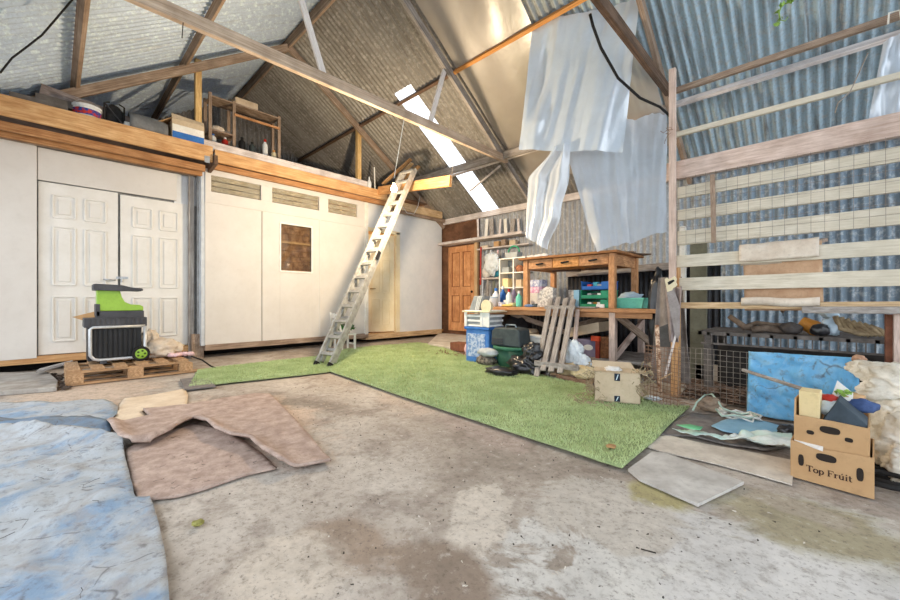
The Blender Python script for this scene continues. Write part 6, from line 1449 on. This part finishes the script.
lump('red_cloth', tuple(U0+vx*wu*.46+vy*.17+Z*(hu+.075)), (.04, .04, .022), red_paint, 'red cloth in the upper fruit box', 'cloth', 81)
lump('blue_bag', tuple(U0+vx*wu*.86+vy*.24+Z*(hu+.05)), (.065, .05, .035), M('navy_film', (70, 92, 138), (48, 66, 106), bump=.3), 'blue plastic bag at the right of the upper fruit box', 'bag', 82)
lump('grey_pouch', tuple(U0+vx*wu*.5+vy*.14+Z*(hu+.035)), (.06, .05, .04), white_film, 'pale crumpled pouch beside the dark case', 'pouch', 83)
obj('plant_sprig', foliage(tuple(U0+vx*wu*.66+vy*.22+Z*(hu+.1)), (.035, .03, .025), 40, .028, 6), leaf_pale, norm=False, L='small green sprig in the upper fruit box', C='plant')
lump('brown_packet', tuple(U0+vx*wu*.74+vy*.25+Z*(hu+.09)), (.05, .035, .02), card, 'brown packet behind the dark case', 'packet', 84)
# ================================================================ STONES
def rock(c, r, L, seed, amp=.28): 
    q = MB(); bm = bmesh.new(); bmesh.ops.create_cube(bm, size=2); bmesh.ops.subdivide_edges(bm, edges=bm.edges[:], cuts=19, use_grid_fill=True)
    vs = []
    for v in bm.verts:
        p = v.co.copy(); s = p.normalized(); p = p*.62+s*.5
        k = 1+amp*noise.noise(s*1.7+Vector((seed, 0, 0)))+amp*.7*abs(noise.noise(s*4+Vector((0, seed, 0))))-.16*abs(noise.noise(s*9+Vector((seed, 3, 0))))+.08*noise.noise(s*20+Vector((0, 0, seed)))
        vs.append(Vector(c)+Vector((p.x*r[0]*k, p.y*r[1]*k, max(p.z*r[2]*k, -r[2]))))
    q.add(vs, [tuple(v.index for v in f.verts) for f in bm.faces]); bm.free()
    return obj('stone_block', q, stone, smooth=True, L=L, C='stone')
rock((.45, 3.42, .4), (.29, .2, .125), 'rough pale stone block topmost of the heap at the right edge', 3)
rock((.48, 3.18, .17), (.27, .2, .165), 'large grey stone block low in the heap behind the fruit boxes', 5, .2)
rock((.36, 2.93, .085), (.12, .08, .083), 'small stone block at the foot of the heap behind the fruit boxes', 8, .25)
rock((.58, 3.6, .15), (.26, .2, .145), 'stone block at the back supporting the pale topmost one', 11, .2)
q = MB()
for k in range(3):
    c = P(886, 470+k*8, Z=.03); q.tube([Vector((c.x+.02*math.cos(a)+.1*math.cos(a), c.y+.1*math.sin(a), .02+.02*k)) for a in [i*.4 for i in range(17)]], .012, 8)
obj('pipe_coil', q, rubber, smooth=True, L='black pipe coil on the floor right of the fruit boxes', C='pipe')
# ================================================================ TARPS, SAW, STAKES LEFT OF THE FENCE
def drape(x0, x1, y, z0, z1, amp, n, taper=0., ph=0):
    return MB().grid(lambda u, v: Vector((x0+(x1-x0)*u+taper*(1-v)*(u-.5), y+amp*math.sin(u*n+ph+v*1.2)+.01*nz(u*5, v*5, ph), z0+(z1-z0)*v)), 28, 20)
x0, x1 = P(658, 300, Y=4.15).x, P(680, 300, Y=4.15).x
obj('hung_sacking', drape(x0, x1+.02, 4.14, .1, 1.12, .03, 9, .14), cloth_grey, smooth=True, solid=.006, L='grey sacking hanging beside the left fence post', C='sacking')
x0, x1 = P(665, 300, Y=3.92).x, P(683, 300, Y=3.92).x
obj('grey_tarp', drape(x0+.01, x1, 3.9, .52, 1.02, .022, 8, -.06, 2), M('pinkish_grey_cloth', (170, 156, 152), (136, 122, 120), scale=7, bump=.3, rough=.9), smooth=True, solid=.006, L='pinkish grey cloth hanging in front of the left fence post', C='cloth')
obj('black_bag', MB().blob((P(657, 290, Y=4.7).x, 4.7, .75), (.1, .07, .48), .25, 2.4, 85, 4), black_film, smooth=True, L='tall black film bundle standing right of the bench', C='bundle')
x0, x1 = P(657, 340, Y=4.05).x, P(674, 340, Y=4.05).x
obj('leaning_board', MB().prism([P(657, 328, Y=4.02), P(673, 322, Y=4.02), P(675, 347, Y=4.02), P(660, 347, Y=4.02)], (0, .02, 0)), M('dark_grey_panel', (98, 96, 94), (76, 74, 72)), L='dark grey panel behind the rusty stake', C='panel')
a, b = P(657, 325, Y=3.88), P(660, 392, Y=3.8)
beam('rusty_stake', b, a, .035, .012, M('flaking_stake', (222, 196, 170), (140, 96, 70), scale=22, lo=.42, hi=.56), up=(0, 1, 0), L='flaking rusty stake leaning behind the wire mesh', C='stake')
beam('white_stick', P(665, 378, Y=3.8), P(676, 334, Y=3.9), .018, .014, wood_lilac, up=(0, 1, 0), L='thin pale stick leaning across the wire mesh', C='stick')
beam('white_stick', P(659, 380, Y=3.72), P(672, 373, Y=3.72), .016, .012, wood_pale, L='short pale stick caught in the rusty mesh', C='stick')
# hand saw hung on the post
t = thing('hand_saw', tuple(P(670, 300, Y=3.86)), 'hand saw with cream handle hung on the fence post', 'saw')
ol = [(664.5, 279), (667, 277.5), (668.5, 279.5), (674.5, 276), (676.5, 279), (675.5, 282), (677, 285), (675, 287), (673, 288.5), (672, 290.5), (667, 292), (666, 287)]
obj('handle', MB().prism([P(a, b, Y=3.84) for a, b in ol], (0, .022, 0)), cream_plastic, t, bevel=.003)
ol = [(667.5, 282.5), (669.5, 281), (673.5, 279.5), (674.5, 281), (670.5, 284), (668.5, 285)]
obj('grip_slot', MB().prism([P(a, b, Y=3.836) for a, b in ol], (0, .004, 0)), rubber, t)
ol = [(666.5, 291), (673.5, 288.5), (680, 306), (680, 335), (677.5, 339), (674.5, 334)]
obj('blade', MB().prism([P(a, b, Y=3.85) for a, b in ol], (0, .003, 0)), M('dull_saw_steel', (164, 156, 154), (132, 124, 122), rough=.6), t)
# ================================================================ POLYTHENE
def pfilm(name, tl, tr, bl2, br, L, mat, nu=40, nv=40, amp=.04, fr=3., yoff=None, seed=0, C='plastic sheet', curl=0):
    tl, tr, bl2, br = map(Vector, (tl, tr, bl2, br)); nn = (tr-tl).cross(bl2-tl).normalized()
    def fn(u, v):
        p = (tl*(1-u)+tr*u)*(1-v)+(bl2*(1-u)+br*u)*v
        k = amp*.8*(1-abs(nz(u*fr*2.4+v*.8, v*.5, seed+20)))+amp*.5*abs(nz(u*fr*5+v*2, v*.9, seed+31))+amp*(nz(u*fr*1.8, v*fr*.5, seed)+.5*nz(u*fr*4.5+v*2, v*fr*.9, seed+4))+amp*.5*math.sin(u*9+v*2.5+seed)+amp*.7*abs(nz(u*5+v*3, v*2.2, seed+9))
        k += curl*math.exp(-((u-.12)/.12)**2)*math.sin(min(1, v*1.3)*3.1)
        return p+nn*k
    return obj(name, MB().grid(fn, nu, nv), mat, smooth=True, norm=False, L=L, C=C)
bY = 4.40
def Q(px, py, Y): return P(px, py, Y=Y)
TLb = Q(531, 24, bY)
pfilm('polythene_sheet', TLb, Q(640, -4, 4.72), Q(518, 149, bY), Q(622, 151, 4.75), 'big milky polythene sheet hanging from the orange purlin', poly_white, 60, 50, .05, 2.6, seed=2, curl=.1)
pfilm('polythene_sheet', Q(566, 140, 4.75), Q(668, 104, 5.8), Q(598, 251, 4.5), Q(670, 228, 5.0), 'lower clear polythene sheet hanging over the high table', poly_clear, 60, 50, .065, 3, seed=7)
hb0, hb1 = Q(597, 240, 4.46), Q(669, 218, 4.46); hb2, hb3 = Q(598.5, 251.5, 4.46), Q(669, 228, 4.46)
def interp(t, pts):
    for (a, x), (b, y) in zip(pts, pts[1:]):
        if t <= b: k = (t-a)/(b-a); k = k*k*(3-2*k); return x+(y-x)*k
    return pts[-1][1]
sl = Q(523, 180, 4.56); sr = Q(566, 180, 4.56); szt = Q(545, 149, 4.56).z; szb = Q(545, 249, 4.56).z
def strip(u, v):
    xl = interp(v, [(0, .62), (.3, .05), (.8, .0), (1, .0)]); xr = interp(v, [(0, 1.02), (.3, 1.0), (.65, .82), (1, .52)])
    k = xl+(xr-xl)*u; zz = szt+(szb-szt)*(v*(.84+.16*u))
    w = .035*math.sin(u*13+v*1.5)*(1-.3*v)+.02*math.sin(u*25+2)+.03*nz(u*3, v*2, 4)
    return Vector((sl.x+(sr.x-sl.x)*k, 4.6+w, zz))
obj('polythene_strip', MB().grid(strip, 60, 40), poly_clear, smooth=True, norm=False, L='narrow folded polythene strip hanging left of the lower sheet', C='plastic sheet')
# dusty lining under the roof between the trusses
def lining(u, v):
    x = -4.18+u*1.37; y = 3.0+v*3.5; return Vector((x, y, roofz(y)-.055+.03*nz(x*2, y*1.5, 2)+.012*math.sin(x*9+y*2)))
obj('polythene_lining', MB().grid(lining, 40, 40), poly_lining, smooth=True, norm=False, L='dusty brownish polythene stapled under the roof beside the milky sheet', C='plastic sheet')
def lining2(u, v):
    x = -2.0+u*.45; y = 5.0+v*1.2; return Vector((x, y, roofz(y)-.3+.05*nz(x*3, y*2, 5)+.02*math.sin(y*5)))
obj('polythene_lining', MB().grid(lining2, 24, 30), poly_lining, smooth=True, norm=False, L='small greyish polythene piece beside the dark right truss', C='plastic sheet')
pfilm('polythene_strip', Q(884, 40, FY+.1), Q(925, 20, FY+.1), Q(868, 122, FY+.1), Q(925, 110, FY+.1), 'grey polythene hanging at the right edge under the top rail', poly_clear, 20, 20, .03, 3, seed=15)
# hose on the truss, trailing plant
obj('black_hose', MB().tube([P(590, 14, Y=3.6), P(593, 26, Y=3.64), P(601, 48, Y=3.75), P(618, 78, Y=4.1), P(640, 98, Y=4.4), P(660, 107, Y=4.9), P(672, 118, Y=5.2)], .014, 8), rubber, smooth=True, L='black hose slung below the dark tie beam', C='hose')
q = MB(); pts = [P(px, py, Y=4.3) for px, py in ((792, -6), (790, 2), (782, 5), (779, 12), (780, 20), (777, 25))]; q.tube(pts, .006, 5)
q2 = [P(780, 20, Y=4.3), P(785, 21, Y=4.3), P(788, 17, Y=4.3)]; q.tube(q2, .004, 5)
t = thing('trailing_vine', tuple(pts[-1]), 'green vine tendril hanging through the roof at upper right', 'vine')
obj('stem', q, leaf_pale, t)
for k, p in enumerate(pts[1:]): obj('leaf', foliage(tuple(p), (.02, .02, .02), 4, .045, k), leaf_pale, t, norm=False)
# ================================================================ LIGHT
w = bpy.data.worlds.new('overcast_sky'); SC.world = w; w.use_nodes = True
bg = w.node_tree.nodes['Background']; bg.inputs[0].default_value = (.86, .93, 1, 1); bg.inputs[1].default_value = 2.0
SC.view_settings.view_transform = 'Standard'; SC.view_settings.look = 'None'; SC.view_settings.exposure = 0.6; SC.view_settings.gamma = 1; SC.view_settings.use_curve_mapping = False
